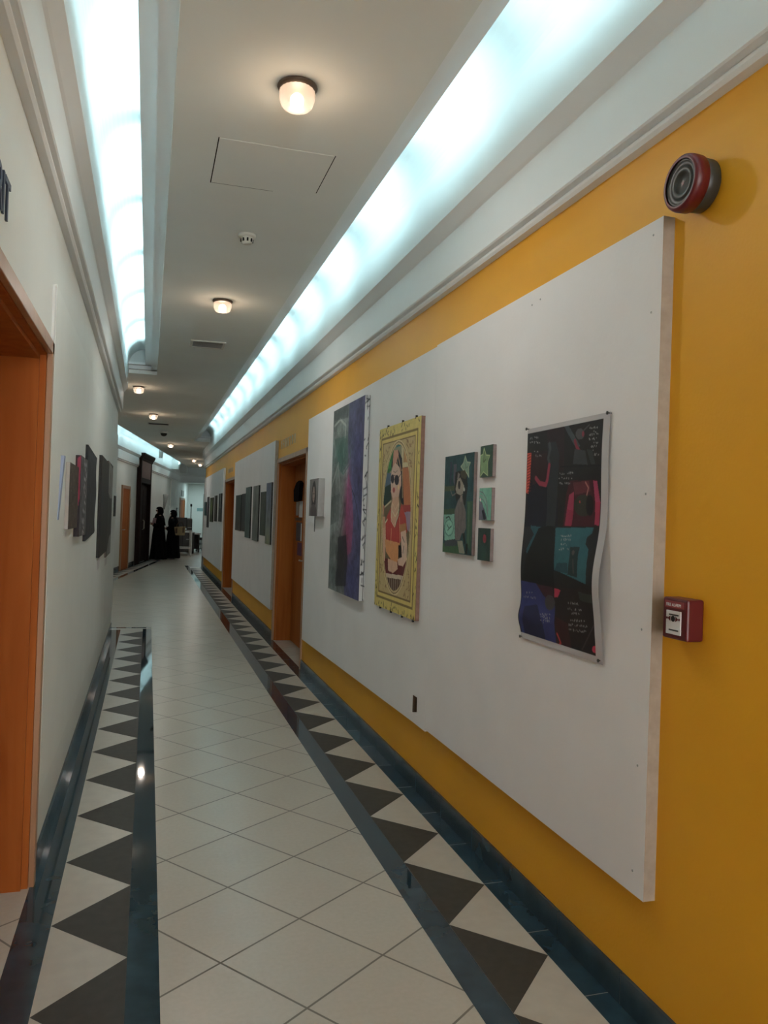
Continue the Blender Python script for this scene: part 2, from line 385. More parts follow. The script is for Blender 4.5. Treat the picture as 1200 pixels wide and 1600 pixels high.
# plain orange doors set in the wing wall
def flat_door(name, y0, y1, zt):
    root = bpy.data.objects.new(name, None); COL.objects.link(root); root.location = (*WP(0, (y0+y1)/2), 0); root.rotation_euler = (0, 0, WROT); struct(root)
    h = (y1-y0)/2
    MB().box(0, .04, -h, -h+.08, 0, zt).box(0, .04, h-.08, h, 0, zt).box(0, .04, -h+.08, h-.08, zt-.08, zt).build('door_frame', 'frame_wood', root, bevel=.004)
    lf = MB().box(0, .02, -h+.08, h-.08, .005, zt-.08).build('door_leaf', 'orange_wood', root)
    MB().tube([(.02, -h+.18, 1), (.07, -h+.18, 1), (.07, -h+.3, 1)], .01).build('door_handle', 'steel', lf, True)
flat_door('door_4', .42, 1.58, 2.12); flat_door('door_5', 13.8, 15.7, 2.08)
# dark carved portal
root = bpy.data.objects.new('door_6', None); COL.objects.link(root); root.location = (*WP(0, 3.72), 0); root.rotation_euler = (0, 0, WROT); struct(root)
MB().box(0, .12, -1.0, -.86, 0, 2.95).box(0, .12, .86, 1.0, 0, 2.95).box(0, .12, -.86, .86, 2.28, 2.42).build('portal_frame', 'dark_wood', root, bevel=.01)
MB().extr([(0, 2.90), (.13, 2.90), (.15, 2.96), (.17, 2.98), (.21, 3.06), (.21, 3.10), (0, 3.10)], -1.03, 1.03).build('portal_cornice', 'dark_wood', root)
MB().box(0, .108, -.86, .86, 2.42, 2.90).build('carved_panel', 'panel_wood', root)
m = MB()
for k in range(3): m.lathe([(.14, 0), (.15, .02), (.09, .035), (.02, .04)], 16, axis='x', c=(-.012, -.5+.5*k, 2.66))
m.build('rosettes', 'dark_wood', root)
for ya, yb in ((-.86, -.003), (.003, .86)):
    lf = MB().box(0, .015, ya, yb, .01, 2.28).box(.015, .025, ya+.12, yb-.12, .2, 1.0).box(.015, .025, ya+.12, yb-.12, 1.15, 2.1).build('door_leaf', 'dark_wood', root, bevel=.006)
    MB().tube([(.05, -.06 if ya < -.1 else .06, .95), (.09, -.06 if ya < -.1 else .06, .98), (.09, -.06 if ya < -.1 else .06, 1.2), (.05, -.06 if ya < -.1 else .06, 1.23)], .008).build('door_handle', 'steel', lf, True)

# ------------------------------------------------------------------ tube lights in the coves
def tube_light(loc, rz, label, L, group, first=[None]):
    if first[0] is None or abs(first[0][1]-L) > .01:
        t = thing('tube_light', label, 'light', loc, rz, group)
        MB().box(-.022, .022, -L/2, L/2, 0, .03).build('housing', 'white_metal', t, bevel=.004)
        MB().tube([(0, -L/2+.03, .048), (0, L/2-.03, .048)], .013, 10).build('tube', 'tube_glow', t, True)
        for s in (-1, 1): MB().box(-.05, .05, s*(L/2-.015)-.010, s*(L/2-.015)+.010, .0, .155).build('end_baffle', 'white_metal', t, bevel=.003)  # unseen end plates, made oversized to cast dark notches on the vault
        first[0] = (t, L); return t
    src = first[0][0]; r = src.copy(); COL.objects.link(r); r.location = loc; r.rotation_euler = (0, 0, rz); r['label'] = label; r['group'] = group
    for ch in src.children:
        c = ch.copy(); COL.objects.link(c); c.parent = r
    return r
for k in range(-3, 14):
    y = 3.55+1.2*k
    if y < 19.1: tube_light((1.075, y, 3.32), 0, 'fluorescent batten tube hidden in the cove above the yellow wall', 1.0, 'tubes in the cove of the yellow wall')
for k in range(-4, 6):
    y = 3.70+1.12*k
    if y < 9.9: tube_light((-.035, y, 3.32), 0, 'fluorescent batten tube hidden in the cove above the white wall', 1.0, 'tubes in the cove of the near white wall')
for k in range(-4, 9):
    y = .3+1.2*k
    tube_light((*WP(.50, y), 3.32), WROT, 'fluorescent batten tube hidden in the cove of the far wing', 1.0, 'tubes in the cove of the far wing')

tube_light((3.7, 31.58, 3.32), PI/2, 'fluorescent batten tube hidden in the cove over the far header', 1.0, 'tubes over the far header')

# ------------------------------------------------------------------ ceiling lamps
def jar_lamp(i, x, y, label):
    t = thing('ceiling_lamp', label, 'lamp', (x, y, ZC))
    MB().lathe([(.078, 0), (.080, -.006), (.076, -.014), (.062, -.018)], 28).build('base_ring', 'brown_leather', t, True)
    n = 44; R = []
    for r_, h in ((.062, -.014), (.069, -.022), (.068, -.055), (.060, -.078), (.050, -.088), (.03, -.0915), (.002, -.092)):
        R.append([((r_+(.0018 if j % 2 else 0))*math.cos(2*PI*j/n), (r_+(.0018 if j % 2 else 0))*math.sin(2*PI*j/n), h) for j in range(n)])
    MB().rings(R, 0, False).build('glass_shade', 'lamp_glass', t, True)
    MB().ball((0, 0, -.058), .024, .024, .027).build('bulb', 'bulb_glow', t, True)
    l = bpy.data.lights.new('bulb_light', 'POINT'); l.energy = LAMP_W; l.color = (1, .72, .48); l.shadow_soft_size = .05
    o = bpy.data.objects.new('bulb_light', l); o.location = (0, 0, -.13); o.parent = t; COL.objects.link(o)
    l = bpy.data.lights.new('down_fill', 'AREA'); l.shape = 'DISK'; l.size = .09; l.energy = DOWN_W; l.color = (1, .95, .90)   # added downward fill below the jar, brightens floor and walls
    o = bpy.data.objects.new('down_fill', l); o.location = (0, 0, -.095); o.parent = t; COL.objects.link(o)
for i, (x, y, s) in enumerate(((.51, 3.145, 'glass jar ceiling lamp nearest the viewer, largest and glowing warm'),
        (.514, 6.525, 'glass jar ceiling lamp just in front of the ceiling air vent'),
        (-.184, 11.52, 'glass jar ceiling lamp right beside the end of the left light cove'),
        (.029, 14.66, 'glass jar ceiling lamp just in front of the narrow dark slot vent'),
        (.48, 20.9, 'glass jar ceiling lamp just beyond the black camera dome'),
        (1.345, 26.4, 'glass jar ceiling lamp near the far end, left one of the farthest pair'),
        (1.68, 28.7, 'glass jar ceiling lamp farthest away, right one of the farthest pair'))): jar_lamp(i, x, y, s)
def detector(x, y):
    t = thing('smoke_detector', 'small cream round smoke detector on the ceiling between the two nearest lamps', 'smoke detector', (x, y, ZC))
    MB().lathe([(.052, 0), (.054, -.012), (.046, -.018)], 24).build('base', 'white_plastic', t, True)
    MB().lathe([(.036, -.018), (.034, -.045), (.026, -.056), (.008, -.058)], 20).build('sensor_head', 'white_plastic', t, True)
    m = MB()
    for k in range(8):
        a_ = 2*PI*k/8; m.box(.0335*math.cos(a_)-.005, .0335*math.cos(a_)+.005, .0335*math.sin(a_)-.005, .0335*math.sin(a_)+.005, -.047, -.028)
    m.build('vents', 'gap_dark', t)
detector(.52, 4.92)
t = thing('air_vent', 'rectangular louvred metal air vent in the ceiling beyond the second lamp', 'vent', (.515, 8.27, ZC))
MB().box(-.17, .17, -.17, -.145, -.012, 0).box(-.17, .17, .145, .17, -.012, 0).box(-.17, -.145, -.145, .145, -.012, 0).box(.145, .17, -.145, .145, -.012, 0).build('frame', 'white_plastic', t, bevel=.003)
MB().box(-.145, .145, -.145, .145, -.002, 0).build('backing', 'gap_dark', t)
for k in range(9):
    y = -.125+.031*k; MB().box(-.145, .145, y-.005, y+.005, -.0075, -.0045).build('slat', 'grey_plastic', t)
t = thing('air_vent', 'narrow dark slot vent in the ceiling in front of the camera dome', 'vent', (.13, 16.2, ZC))
MB().box(-.2, .2, -.12, .12, -.012, 0).build('frame', 'grey_plastic', t, bevel=.003)
for k in range(5): MB().box(-.18, .18, -.10+.042*k, -.075+.042*k, -.014, -.011).build('slot', 'gap_dark', t)
t = thing('camera_dome', 'small black security camera dome on the ceiling between two lamps', 'security camera', (.26, 17.73, ZC))
MB().lathe([(.085, 0), (.085, -.03), (.072, -.04)], 24).build('housing', 'white_plastic', t, True)
MB().lathe([(.07, -.04), (.068, -.06), (.05, -.09), (.02, -.104), (.002, -.106)], 24).build('dome', 'black_plastic', t, True)
t = thing('access_panel', 'flush ceiling access panel outlined by thin dark joints', 'access panel', (.52, 3.95, ZC))
MB().box(-.268, .268, -.255, .255, -.0012, 0).build('panel', 'ceiling_paint', t)
MB().box(-.273, -.268, -.26, .26, -.0016, 0).box(.268, .272, -.26, .20, -.0016, 0).box(-.268, .05, .255, .258, -.0014, 0).build('joint', 'gap_dark', t)

# ------------------------------------------------------------------ white pin boards
def board(name, label, x0, x1, y0, y1, z0, z1, mt='board_white', hole=None):
    m = MB()
    if hole:
        ha, hb, hc, hd = hole
        m.box(x0, x1, y0, ha, z0, z1).box(x0, x1, hb, y1, z0, z1).box(x0, x1, ha, hb, z0, hc).box(x0, x1, ha, hb, hd, z1)
    else: m.box(x0, x1, y0, y1, z0, z1)
    o = m.build(name, [mt, 'board_edge']); return tag(o, label, 'board')
BX = 1.44
b1 = board('pin_board', 'large white display board nearest the viewer, holding the dark comic poster', BX, XR, 2.052, 4.0, .392, 2.427)
for p in b1.data.polygons:
    if abs(p.normal.y) > .9: p.material_index = 1
for y, z in ((2.10, 2.385), (2.10, 2.15), (2.10, 1.6), (2.10, 1.19), (2.10, .78), (2.11, .46), (2.9, 2.37), (2.83, 2.375)):
    MB().lathe([(.004, 0), (.003, -.0015), (.0005, -.002)], 8, axis='x', c=(BX, y, z)).build('nail_head', 'grey_plastic', b1)
b2 = board('pin_board', 'white display board holding the gilt and abstract paintings, with a small cut-out hole', BX, XR, 4.0015, 7.54, .380, 2.420, hole=(4.140, 4.215, .432, .528))
for v_ in b2.data.vertices:
    if v_.co.z < .39 and v_.co.y > 7: v_.co.z = .325
bk = MB().box(XR-.002, XR, 4.135, 4.22, .425, .535).build('cable_box', 'gap_dark', b2); 
MB().box(1.4405, 1.478, 4.205, 4.215, .433, .528).build('box_rim', 'brown_leather', b2)
b3 = board('pin_board', 'white display board between the two right-hand doorways', BX, XR, 9.62, 14.30, .355, 2.395, hole=None)
for p in b3.data.polygons:
    if abs(p.normal.y) > .9: p.material_index = 1
b4 = board('pin_board', 'farthest white display board beyond the second right-hand doorway', BX, XR, 16.52, 22.35, .32, 2.42)
b5 = board('wall_board', 'long off-white panel on the left wall carrying dark textured works', XL, XL+.011, 3.53, 10.40, .32, 2.415, 'white_board_left')

# ------------------------------------------------------------------ artwork painting (pigment on a fine grid)
class Art:
    def __init__(s, w, h, base, quad=None):
        s.w, s.h = w, h; s.a = np.ones((h, w, 3))*np.array(C3(base))
        yy, xx = np.mgrid[0:h, 0:w]; s.u = (xx+.0)/(w-1); s.v = (yy+.0)/(h-1); s.H = None
        if quad:
            A = []; B = []
            for (x, y), (u, v) in zip(quad, ((0, 0), (1, 0), (1, 1), (0, 1))):
                A += [[x, y, 1, 0, 0, 0, -u*x, -u*y], [0, 0, 0, x, y, 1, -v*x, -v*y]]; B += [u, v]
            q = np.linalg.solve(np.array(A, float), np.array(B, float)); s.H = np.append(q, 1).reshape(3, 3)
    def t(s, P):
        if s.H is None: return [tuple(p) for p in P]
        r = []
        for x, y in P:
            q = s.H @ np.array([x, y, 1]); r.append((q[0]/q[2], q[1]/q[2]))
        return r
    def put(s, mask, c, al=1.0):
        c = np.array(C3(c)); mk = (mask*al)[..., None]; s.a = s.a*(1-mk)+c*mk
    def poly(s, P, c, al=1.0):
        P = s.t(P); ins = np.zeros(s.u.shape, bool); n = len(P)
        for i in range(n):
            (x0, y0), (x1, y1) = P[i], P[(i+1) % n]
            if y0 == y1: continue
            cnd = ((y0 > s.v) != (y1 > s.v)) & (s.u < (x1-x0)*(s.v-y0)/(y1-y0)+x0); ins ^= cnd
        s.put(ins.astype(float), c, al)
    def line(s, P, wd, c, al=1.0):       # wd in units of the art's height
        P = s.t(P); asp = s.w/s.h; d = np.full(s.u.shape, 9.0)
        for (x0, y0), (x1, y1) in zip(P[:-1], P[1:]):
            ax, ay, bx, by = x0*asp, y0, x1*asp, y1; L2 = (bx-ax)**2+(by-ay)**2+1e-12
            tt = np.clip(((s.u*asp-ax)*(bx-ax)+(s.v-ay)*(by-ay))/L2, 0, 1)
            d = np.minimum(d, np.hypot(s.u*asp-ax-tt*(bx-ax), s.v-ay-tt*(by-ay)))
        s.put(np.clip((wd/2-d)*s.h+.5, 0, 1), c, al)
    def ell(s, c0, rx, ry, c, al=1.0, n=28):   # ellipse in source coordinates
        s.poly([(c0[0]+rx*math.cos(2*PI*i/n), c0[1]+ry*math.sin(2*PI*i/n)) for i in range(n)], c, al)
    def uell(s, cu, cv, ru, rv, c, al=1.0): s.put((((s.u-cu)/ru)**2+((s.v-cv)/rv)**2 < 1).astype(float), c, al)
    def blot(s, cu, cv, ru, rv, c, al=.7): s.put(np.exp(-(((s.u-cu)/ru)**2+((s.v-cv)/rv)**2)), c, al)
    def noise(s, amp, su=12, sv=12, seed=1):
        r = np.random.default_rng(seed); n = np.zeros(s.u.shape)
        for o in range(3):
            gu, gv = int(su*2**o)+2, int(sv*2**o)+2; gr = r.random((gv, gu))
            x = s.u*(gu-1.001); y = s.v*(gv-1.001); xi = x.astype(int); yi = y.astype(int); fx = x-xi; fy = y-yi
            n += ((gr[yi, xi]*(1-fx)+gr[yi, xi+1]*fx)*(1-fy)+(gr[yi+1, xi]*(1-fx)+gr[yi+1, xi+1]*fx)*fy-.5)/(1.6**o)
        s.a *= np.clip(1+amp*n, .1, 3)[..., None]
    def text(s, x, y, wd, ht, slant, seed, c=(200, 200, 195), wt=.0028):   # tiny handwriting strokes
        r = random.Random(seed); cx = 0
        while cx < wd:
            lw = ht*r.uniform(.45, .7)
            if r.random() < .17: cx += lw; continue
            pts = [(x+cx+lw*r.random(), y+slant*cx-ht*r.random()) for _ in range(r.choice((2, 3, 3, 4)))]
            s.line(pts, wt, c, .85); cx += lw*1.25
KART = 1.75
def C3(c):
    l = [lin(v)*KART for v in c]; g_ = .3*l[0]+.6*l[1]+.1*l[2]
    return [min(.85, .18*g_+.82*v) for v in l]
def art_mesh(art, name, parent, fn, back=None):
    h, w_ = art.h, art.w; us = art.u.ravel(); vs = art.v.ravel()
    P = np.array(fn(us, vs)).T.astype(np.float64)
    inv = np.array(parent_matrix(parent).inverted()) if parent is not None else np.eye(4)
    P = P @ inv[:3, :3].T+inv[:3, 3]
    idx = np.arange(h*w_).reshape(h, w_); q = np.stack([idx[:-1, :-1], idx[1:, :-1], idx[1:, 1:], idx[:-1, 1:]], -1).reshape(-1, 4)
    me = bpy.data.meshes.new(name); me.vertices.add(len(P)); me.vertices.foreach_set('co', P.ravel())
    me.loops.add(q.size); me.loops.foreach_set('vertex_index', q.ravel().astype(np.int32))
    me.polygons.add(len(q)); me.polygons.foreach_set('loop_start', np.arange(0, q.size, 4, dtype=np.int32)); me.polygons.foreach_set('loop_total', np.full(len(q), 4, np.int32))
    me.update(); me.validate()
    at = me.attributes.new('Pigment', 'FLOAT_COLOR', 'POINT')
    cc = np.concatenate([np.clip(art.a, 0, 1).reshape(-1, 3), np.ones((h*w_, 1))], 1); at.data.foreach_set('color', cc.ravel().astype(np.float32))
    me.polygons.foreach_set('use_smooth', np.ones(len(q), bool))
    me.materials.append(MATS['pigment']); o = bpy.data.objects.new(name, me); COL.objects.link(o)
    if parent is not None: o.parent = parent
    return o
def canvas_right(name, label, cat, art, xf, y0, y1, z0, z1, side='canvas_side', base=BX, edge=None, tilt=0):
    """stretched canvas on the right wall; far edge is the picture's left"""
    root = tag(MB().box(xf, base, y0, y1, z0, z1).build(name, side, bevel=.0015), label, cat)
    art_mesh(art, 'painted_surface', root, lambda u, v: (np.full_like(u, xf-.0008), y1+(y0-y1)*u, z1+(z0-z1)*v))
    if edge is not None:
        art_mesh(edge, 'painted_edge', root, lambda u, v: (xf+(base-xf)*u, np.full_like(u, y0-.0008), z1+(z0-z1)*v))
    return root

# --- abstract painting
A = Art(150, 240, (70, 74, 96), [(160, 240), (352, 145), (318, 1378), (135, 1300)])
A.poly([(160, 230), (255, 190), (240, 1380), (130, 1310)], (98, 104, 102))
A.poly([(255, 190), (360, 140), (330, 1390), (230, 1370), (240, 700)], (62, 62, 98), .9)
for cu, cv, ru, rv, c, al in ((.1, .08, .2, .05, (45, 55, 52), .7), (.3, .03, .25, .03, (50, 62, 62), .7), (.25, .12, .12, .04, (130, 138, 130), .6), (.3, .25, .25, .10, (40, 80, 74), .9), (.12, .5, .12, .1, (60, 66, 64), .7), (.2, .62, .12, .12, (110, 116, 114), .5), (.1, .8, .1, .06, (48, 54, 54), .7), (.15, .93, .12, .05, (70, 82, 84), .7),
        (.55, .45, .07, .14, (134, 48, 92), .95), (.58, .62, .14, .16, (120, 44, 88), .9), (.6, .72, .12, .08, (128, 48, 80), .7), (.42, .78, .16, .10, (30, 28, 38), .95), (.35, .9, .14, .08, (34, 32, 40), .95), (.75, .55, .12, .2, (74, 78, 118), .6), (.85, .3, .16, .2, (52, 48, 100), .6), (.75, .9, .2, .1, (48, 48, 96), .7), (.52, .35, .05, .1, (110, 130, 130), .5)): A.blot(cu, cv, ru, rv, c, al)
A.line([(188, 480), (190, 580), (220, 625), (255, 570), (268, 470)], .006, (40, 86, 78)); A.line([(220, 470), (222, 560)], .02, (100, 120, 110), .7)
A.line([(262, 690), (290, 760), (308, 850), (318, 960)], .007, (24, 26, 40)); A.line([(232, 800), (208, 960), (186, 1130)], .008, (26, 30, 36)); A.noise(.75, 9, 16, 3)
A.poly([(190, 1000), (252, 985), (250, 1130), (240, 1290), (176, 1290), (192, 1120)], (26, 24, 32), .8); A.poly([(252, 620), (272, 700), (284, 900), (272, 1090), (248, 1110), (236, 900)], (132, 46, 88), .6)
A.poly([(165, 410), (245, 390), (252, 560), (215, 615), (190, 560)], (36, 82, 74), .55); A.line([(165, 330), (200, 290), (235, 330), (230, 400)], .014, (150, 156, 148), .7); A.poly([(160, 240), (250, 195), (248, 280), (162, 300)], (40, 48, 48), .5)
A.line([(150, 700), (190, 560), (200, 720)], .02, (128, 134, 130), .6); A.poly([(150, 760), (200, 740), (195, 900), (145, 930)], (54, 62, 60), .5)
A.noise(.35, 40, 70, 4)
E_ = Art(14, 240, (150, 150, 148))
for k in range(46): 
    v0 = RNG.random(); E_.line([(RNG.random(), v0), (RNG.random(), v0+RNG.random()*.03)], .006, (22, 22, 28))
E_.line([(.9, 0), (.95, .5), (.7, 1)], .006, (18, 18, 22)); E_.line([(.1, .45), (.6, .62), (.9, .85)], .004, (40, 40, 50))
canvas_right('painting', 'tall abstract canvas in grey green and violet with a magenta streak', 'painting', A, 1.403, 5.318, 6.285, .927, 2.344, edge=E_)

# --- gilt oval portrait
Y = (176, 156, 70)
A = Art(230, 320, Y, [(65, 150), (378, 42), (332, 1565), (25, 1440)])
A.put(((A.u > .055) & (A.u < .94) & (A.v > .055) & (A.v < .95)).astype(float), (110, 88, 38)); A.put(((A.u > .072) & (A.u < .922) & (A.v > .066) & (A.v < .94)).astype(float), (180, 158, 72))
A.put(((A.u > .10) & (A.u < .89) & (A.v > .085) & (A.v < .92)).astype(float), (104, 80, 36)); A.put(((A.u > .115) & (A.u < .875) & (A.v > .093) & (A.v < .912)).astype(float), (160, 136, 84))
r = random.Random(3)
for k in range(420):   # filigree in the corners
    u, v = r.uniform(.13, .86), r.uniform(.1, .9)
    if ((u-.495)/.36)**2+((v-.5)/.40)**2 > 1.12 and (v < .33 or v > .70):
        A.H, hh = None, A.H; A.line([(u, v), (u+r.uniform(-.03, .03), v+r.uniform(-.015, .015)), (u+r.uniform(-.03, .03), v+r.uniform(-.015, .015))], .0045, (112, 72, 40), .85); A.H = hh
HH = A.H; A.H = None
for k in range(90):    # flecks on the border
    sd = k % 4; t_ = r.random(); q = r.uniform(.008, .045)
    u, v = ((t_, q), (t_, 1-q), (q, t_), (1-q-.005, t_))[sd]
    A.line([(u, v), (u+r.uniform(-.02, .02), v+r.uniform(.006, .018))], .0065, (34, 28, 16))
for wdt, c in ((0, (178, 156, 110)), (.012, (100, 76, 40)), (.020, (170, 148, 100)), (.034, (70, 56, 40))): A.uell(.495, .5, .372-wdt, .412-wdt*.72, c)
oval = ((A.u-.495)/.338)**2+((A.v-.5)/.387)**2 < 1; keep = A.a.copy(); A.H = HH
A.put(np.ones(A.u.shape), (92, 78, 52))
A.poly([(140, 170), (250, 160), (250, 480), (140, 480)], (120, 116, 88))
A.poly([(190, 185), (224, 180), (224, 265), (188, 280)], (34, 96, 96)); A.poly([(150, 235), (172, 300), (152, 450), (100, 490), (100, 380), (125, 300)], (28, 92, 44)); A.poly([(110, 390), (150, 380), (150, 430), (108, 450)], (40, 116, 50))
A.poly([(80, 465), (155, 470), (152, 570), (80, 600)], (66, 86, 106)); A.poly([(75, 590), (152, 545), (150, 660), (100, 728), (70, 720)], (16, 44, 38)); A.line([(98, 722), (150, 675)], .010, (168, 156, 120))
A.poly([(228, 250), (243, 250), (240, 460), (226, 460)], (164, 150, 112)); A.poly([(245, 285), (300, 300), (310, 392), (243, 392)], (156, 112, 62)); A.poly([(228, 392), (320, 386), (320, 418), (228, 430)], (170, 158, 116))
A.poly([(230, 430), (330, 420), (330, 706), (238, 712)], (160, 90, 44)); A.poly([(236, 706), (330, 700), (330, 752), (250, 758)], (140, 38, 32)); A.poly([(246, 758), (330, 750), (330, 940), (262, 880)], (128, 106, 128))
A.poly([(60, 1100), (300, 1100), (290, 1240), (80, 1210)], (92, 26, 24)); A.poly([(60, 900), (95, 900), (95, 1110), (60, 1110)], (110, 50, 34))
A.poly([(170, 310), (205, 300), (232, 360), (240, 560), (246, 706), (226, 690), (212, 640), (205, 420), (160, 450), (150, 420)], (22, 22, 28))
A.poly([(168, 300), (200, 296), (206, 330), (186, 400), (160, 430)], (168, 116, 92)); A.line([(200, 330), (225, 450)], .008, (170, 130, 92)); A.line([(190, 370), (214, 470)], .006, (160, 120, 84)); A.line([(234, 440), (236, 650)], .007, (176, 148, 100))
A.poly([(158, 425), (182, 392), (212, 425), (226, 480), (224, 560), (205, 640), (182, 668), (160, 655), (150, 600), (146, 500)], (176, 146, 126)); A.poly([(146, 600), (225, 540), (205, 660), (160, 660)], (180, 140, 118), .7)
A.poly([(160, 655), (205, 640), (212, 700), (205, 760), (180, 870), (160, 850), (146, 790), (148, 720)], (176, 134, 104))
A.poly([(146, 800), (150, 720), (118, 790), (104, 860), (104, 960), (150, 990), (216, 985), (272, 905), (262, 800), (228, 690), (214, 760), (182, 872)], (158, 38, 28))
A.poly([(60, 690), (78, 640), (100, 720), (92, 780)], (150, 48, 46)); A.line([(90, 640), (96, 800)], .006, (170, 140, 110)); A.line([(68, 896), (122, 812)], .009, (184, 176, 150))
A.poly([(82, 870), (108, 840), (110, 960), (104, 1120), (84, 1120), (80, 980)], (178, 136, 108)); A.poly([(88, 790), (106, 790), (106, 870), (84, 880)], (170, 120, 90))
A.poly([(104, 958), (216, 986), (208, 1070), (196, 1140), (150, 1110), (112, 1050)], (182, 116, 54)); A.poly([(206, 1000), (230, 1010), (232, 1100), (204, 1090)], (30, 22, 24))
A.poly([(222, 905), (262, 890), (272, 1010), (268, 1110), (240, 1160), (206, 1150), (198, 1108), (232, 1090)], (180, 148, 126)); A.poly([(126, 1100), (198, 1130), (200, 1180), (166, 1208), (128, 1190)], (178, 138, 108)); A.poly([(216, 850), (262, 838), (264, 888), (218, 905)], (150, 100, 44))
A.line([(236, 940), (250, 980)], .006, (30, 30, 36)); A.line([(246, 1010), (240, 1060)], .006, (30, 30, 36)); A.line([(158, 700), (150, 820), (176, 868)], .005, (200, 180, 150)); A.line([(206, 690), (205, 780), (180, 850)], .005, (200, 180, 150)); A.line([(160, 690), (182, 740), (208, 690)], .005, (190, 160, 120)); A.line([(154, 740), (180, 790), (208, 740)], .005, (200, 176, 140)); A.line([(148, 990), (152, 880)], .005, (190, 150, 96)); A.line([(216, 980), (214, 800)], .005, (190, 150, 96))
A.ell((160, 512), 13, 34, (26, 24, 34)); A.ell((192, 520), 17, 38, (26, 24, 34)); A.line([(168, 486), (180, 488)], .004, (26, 24, 34)); A.line([(206, 500), (232, 462)], .006, (26, 24, 34)); A.line([(166, 455), (182, 465), (196, 450)], .003, (60, 40, 36))
A.ell((170, 594), 9, 20, (150, 56, 54)); A.ell((206, 575), 6, 18, (190, 160, 110)); A.line([(164, 540), (160, 575)], .003, (140, 100, 84))
A.poly([(84, 1205), (262, 1232), (250, 1262), (90, 1235)], (168, 150, 128)); A.poly([(84, 1236), (256, 1262), (230, 1370), (105, 1340)], (78, 52, 38))
for k in range(11): x = 96+k*14.5; A.line([(x, 1232+k*2.2), (x+2, 1350+k*1)], .0045, (160, 142, 120))
A.poly([(226, 1230), (258, 1236), (236, 1372), (212, 1366)], (150, 130, 112)); A.poly([(100, 1345), (240, 1372), (210, 1430), (130, 1420)], (50, 42, 26))
A.a = np.where(oval[..., None], A.a, keep); A.noise(.12, 40, 55, 8)
gp = canvas_right('painting', 'gilt-bordered oval portrait of a woman in sunglasses and red blouse', 'painting', A, 1.4177, 4.151, 4.972, .944, 2.07, side='gilt_side')
for z, ys in ((2.07, (4.25, 4.5, 4.8)), (.944, (4.2, 4.4, 4.62, 4.85))):
    for y in ys: MB().box(1.416, 1.428, y-.004, y+.004, z-.008 if z > 1.5 else z-.012, z+.012 if z > 1.5 else z+.008).build('clip', 'black_plastic', gp)

# --- green painting and its three small companions
A = Art(130, 160, (24, 58, 62), [(120, 265), (470, 190), (435, 1425), (88, 1385)])
A.noise(.5, 7, 9, 2)
A.poly([(100, 610), (240, 600), (235, 660), (100, 670)], (58, 66, 44)); A.poly([(100, 880), (240, 870), (240, 930), (100, 945)], (44, 66, 44)); A.poly([(80, 1290), (290, 1250), (290, 1420), (80, 1400)], (48, 80, 52)); A.poly([(120, 1240), (270, 1240), (260, 1310), (110, 1320)], (52, 58, 66))
A.poly([(178, 320), (200, 320), (190, 590), (172, 590)], (40, 46, 60)); A.poly([(218, 350), (258, 345), (235, 600), (215, 560)], (70, 66, 78))
A.poly([(358, 243), (380, 315), (420, 318), (400, 370), (402, 495), (380, 450), (345, 470), (325, 400), (305, 370), (335, 330)], (92, 120, 100)); A.line([(358, 243), (380, 315), (420, 318), (400, 370), (402, 495), (380, 450), (325, 400), (305, 370), (335, 330), (358, 243)], .009, (140, 150, 120)); A.line([(360, 340), (362, 390), (385, 370)], .006, (50, 64, 50))
A.poly([(240, 440), (300, 420), (370, 440), (390, 600), (360, 830), (320, 820), (330, 700), (250, 790), (230, 650)], (26, 28, 28)); A.poly([(300, 420), (350, 410), (385, 470), (360, 520), (310, 500)], (58, 56, 38))
A.poly([(262, 530), (300, 500), (345, 600), (330, 690), (300, 712), (255, 690), (242, 640)], (122, 112, 98)); A.ell((286, 590), 15, 50, (30, 28, 26)); A.poly([(270, 440), (296, 460), (280, 520), (262, 520)], (100, 92, 88)); A.ell((345, 640), 10, 24, (140, 140, 130)); A.line([(180, 650), (205, 720), (245, 690)], .012, (96, 86, 84))
A.poly([(270, 780), (320, 700), (340, 810), (365, 900), (368, 1100), (345, 1160), (320, 1160), (290, 1250), (240, 1240), (232, 900)], (92, 84, 82)); A.line([(285, 830), (270, 1200)], .005, (60, 54, 54)); A.line([(315, 800), (330, 900), (300, 1100)], .005, (60, 54, 54)); A.poly([(300, 720), (325, 700), (320, 780), (300, 790)], (116, 104, 94))
A.poly([(380, 780), (450, 780), (425, 1400), (375, 1290)], (44, 76, 56)); A.line([(405, 800), (395, 1290)], .012, (70, 100, 74)); A.line([(432, 800), (415, 1400)], .01, (28, 52, 44))
A.poly([(325, 1170), (352, 1150), (365, 1280), (345, 1290)], (18, 24, 22)); A.poly([(265, 1255), (325, 1250), (355, 1400), (290, 1400)], (116, 116, 100)); A.poly([(365, 1290), (390, 1280), (385, 1410), (362, 1405)], (18, 24, 22))
A.poly([(104, 945), (228, 938), (236, 1230), (112, 1252)], (96, 142, 124)); A.ell((165, 1100), 56, 100, (60, 104, 94)); A.ell((165, 1098), 48, 88, (104, 154, 136)); A.line([(140, 1060), (165, 1110), (195, 1080)], .012, (40, 66, 62)); A.line([(150, 1130), (180, 1090)], .012, (40, 66, 62)); A.line([(130, 985), (165, 965), (180, 1000)], .016, (30, 50, 46)); A.noise(.2, 30, 40, 7)
canvas_right('painting', 'teal canvas of a dark-haired figure in grey robe beneath a pale star', 'painting', A, 1.424, 3.402, 3.777, 1.342, 1.818)
A = Art(54, 60, (38, 62, 52), [(552, 132), (697, 107), (680, 508), (530, 508)]); st = [(590, 150), (612, 235), (655, 240), (628, 320), (625, 492), (575, 440), (538, 495), (545, 400), (548, 240), (575, 225)]
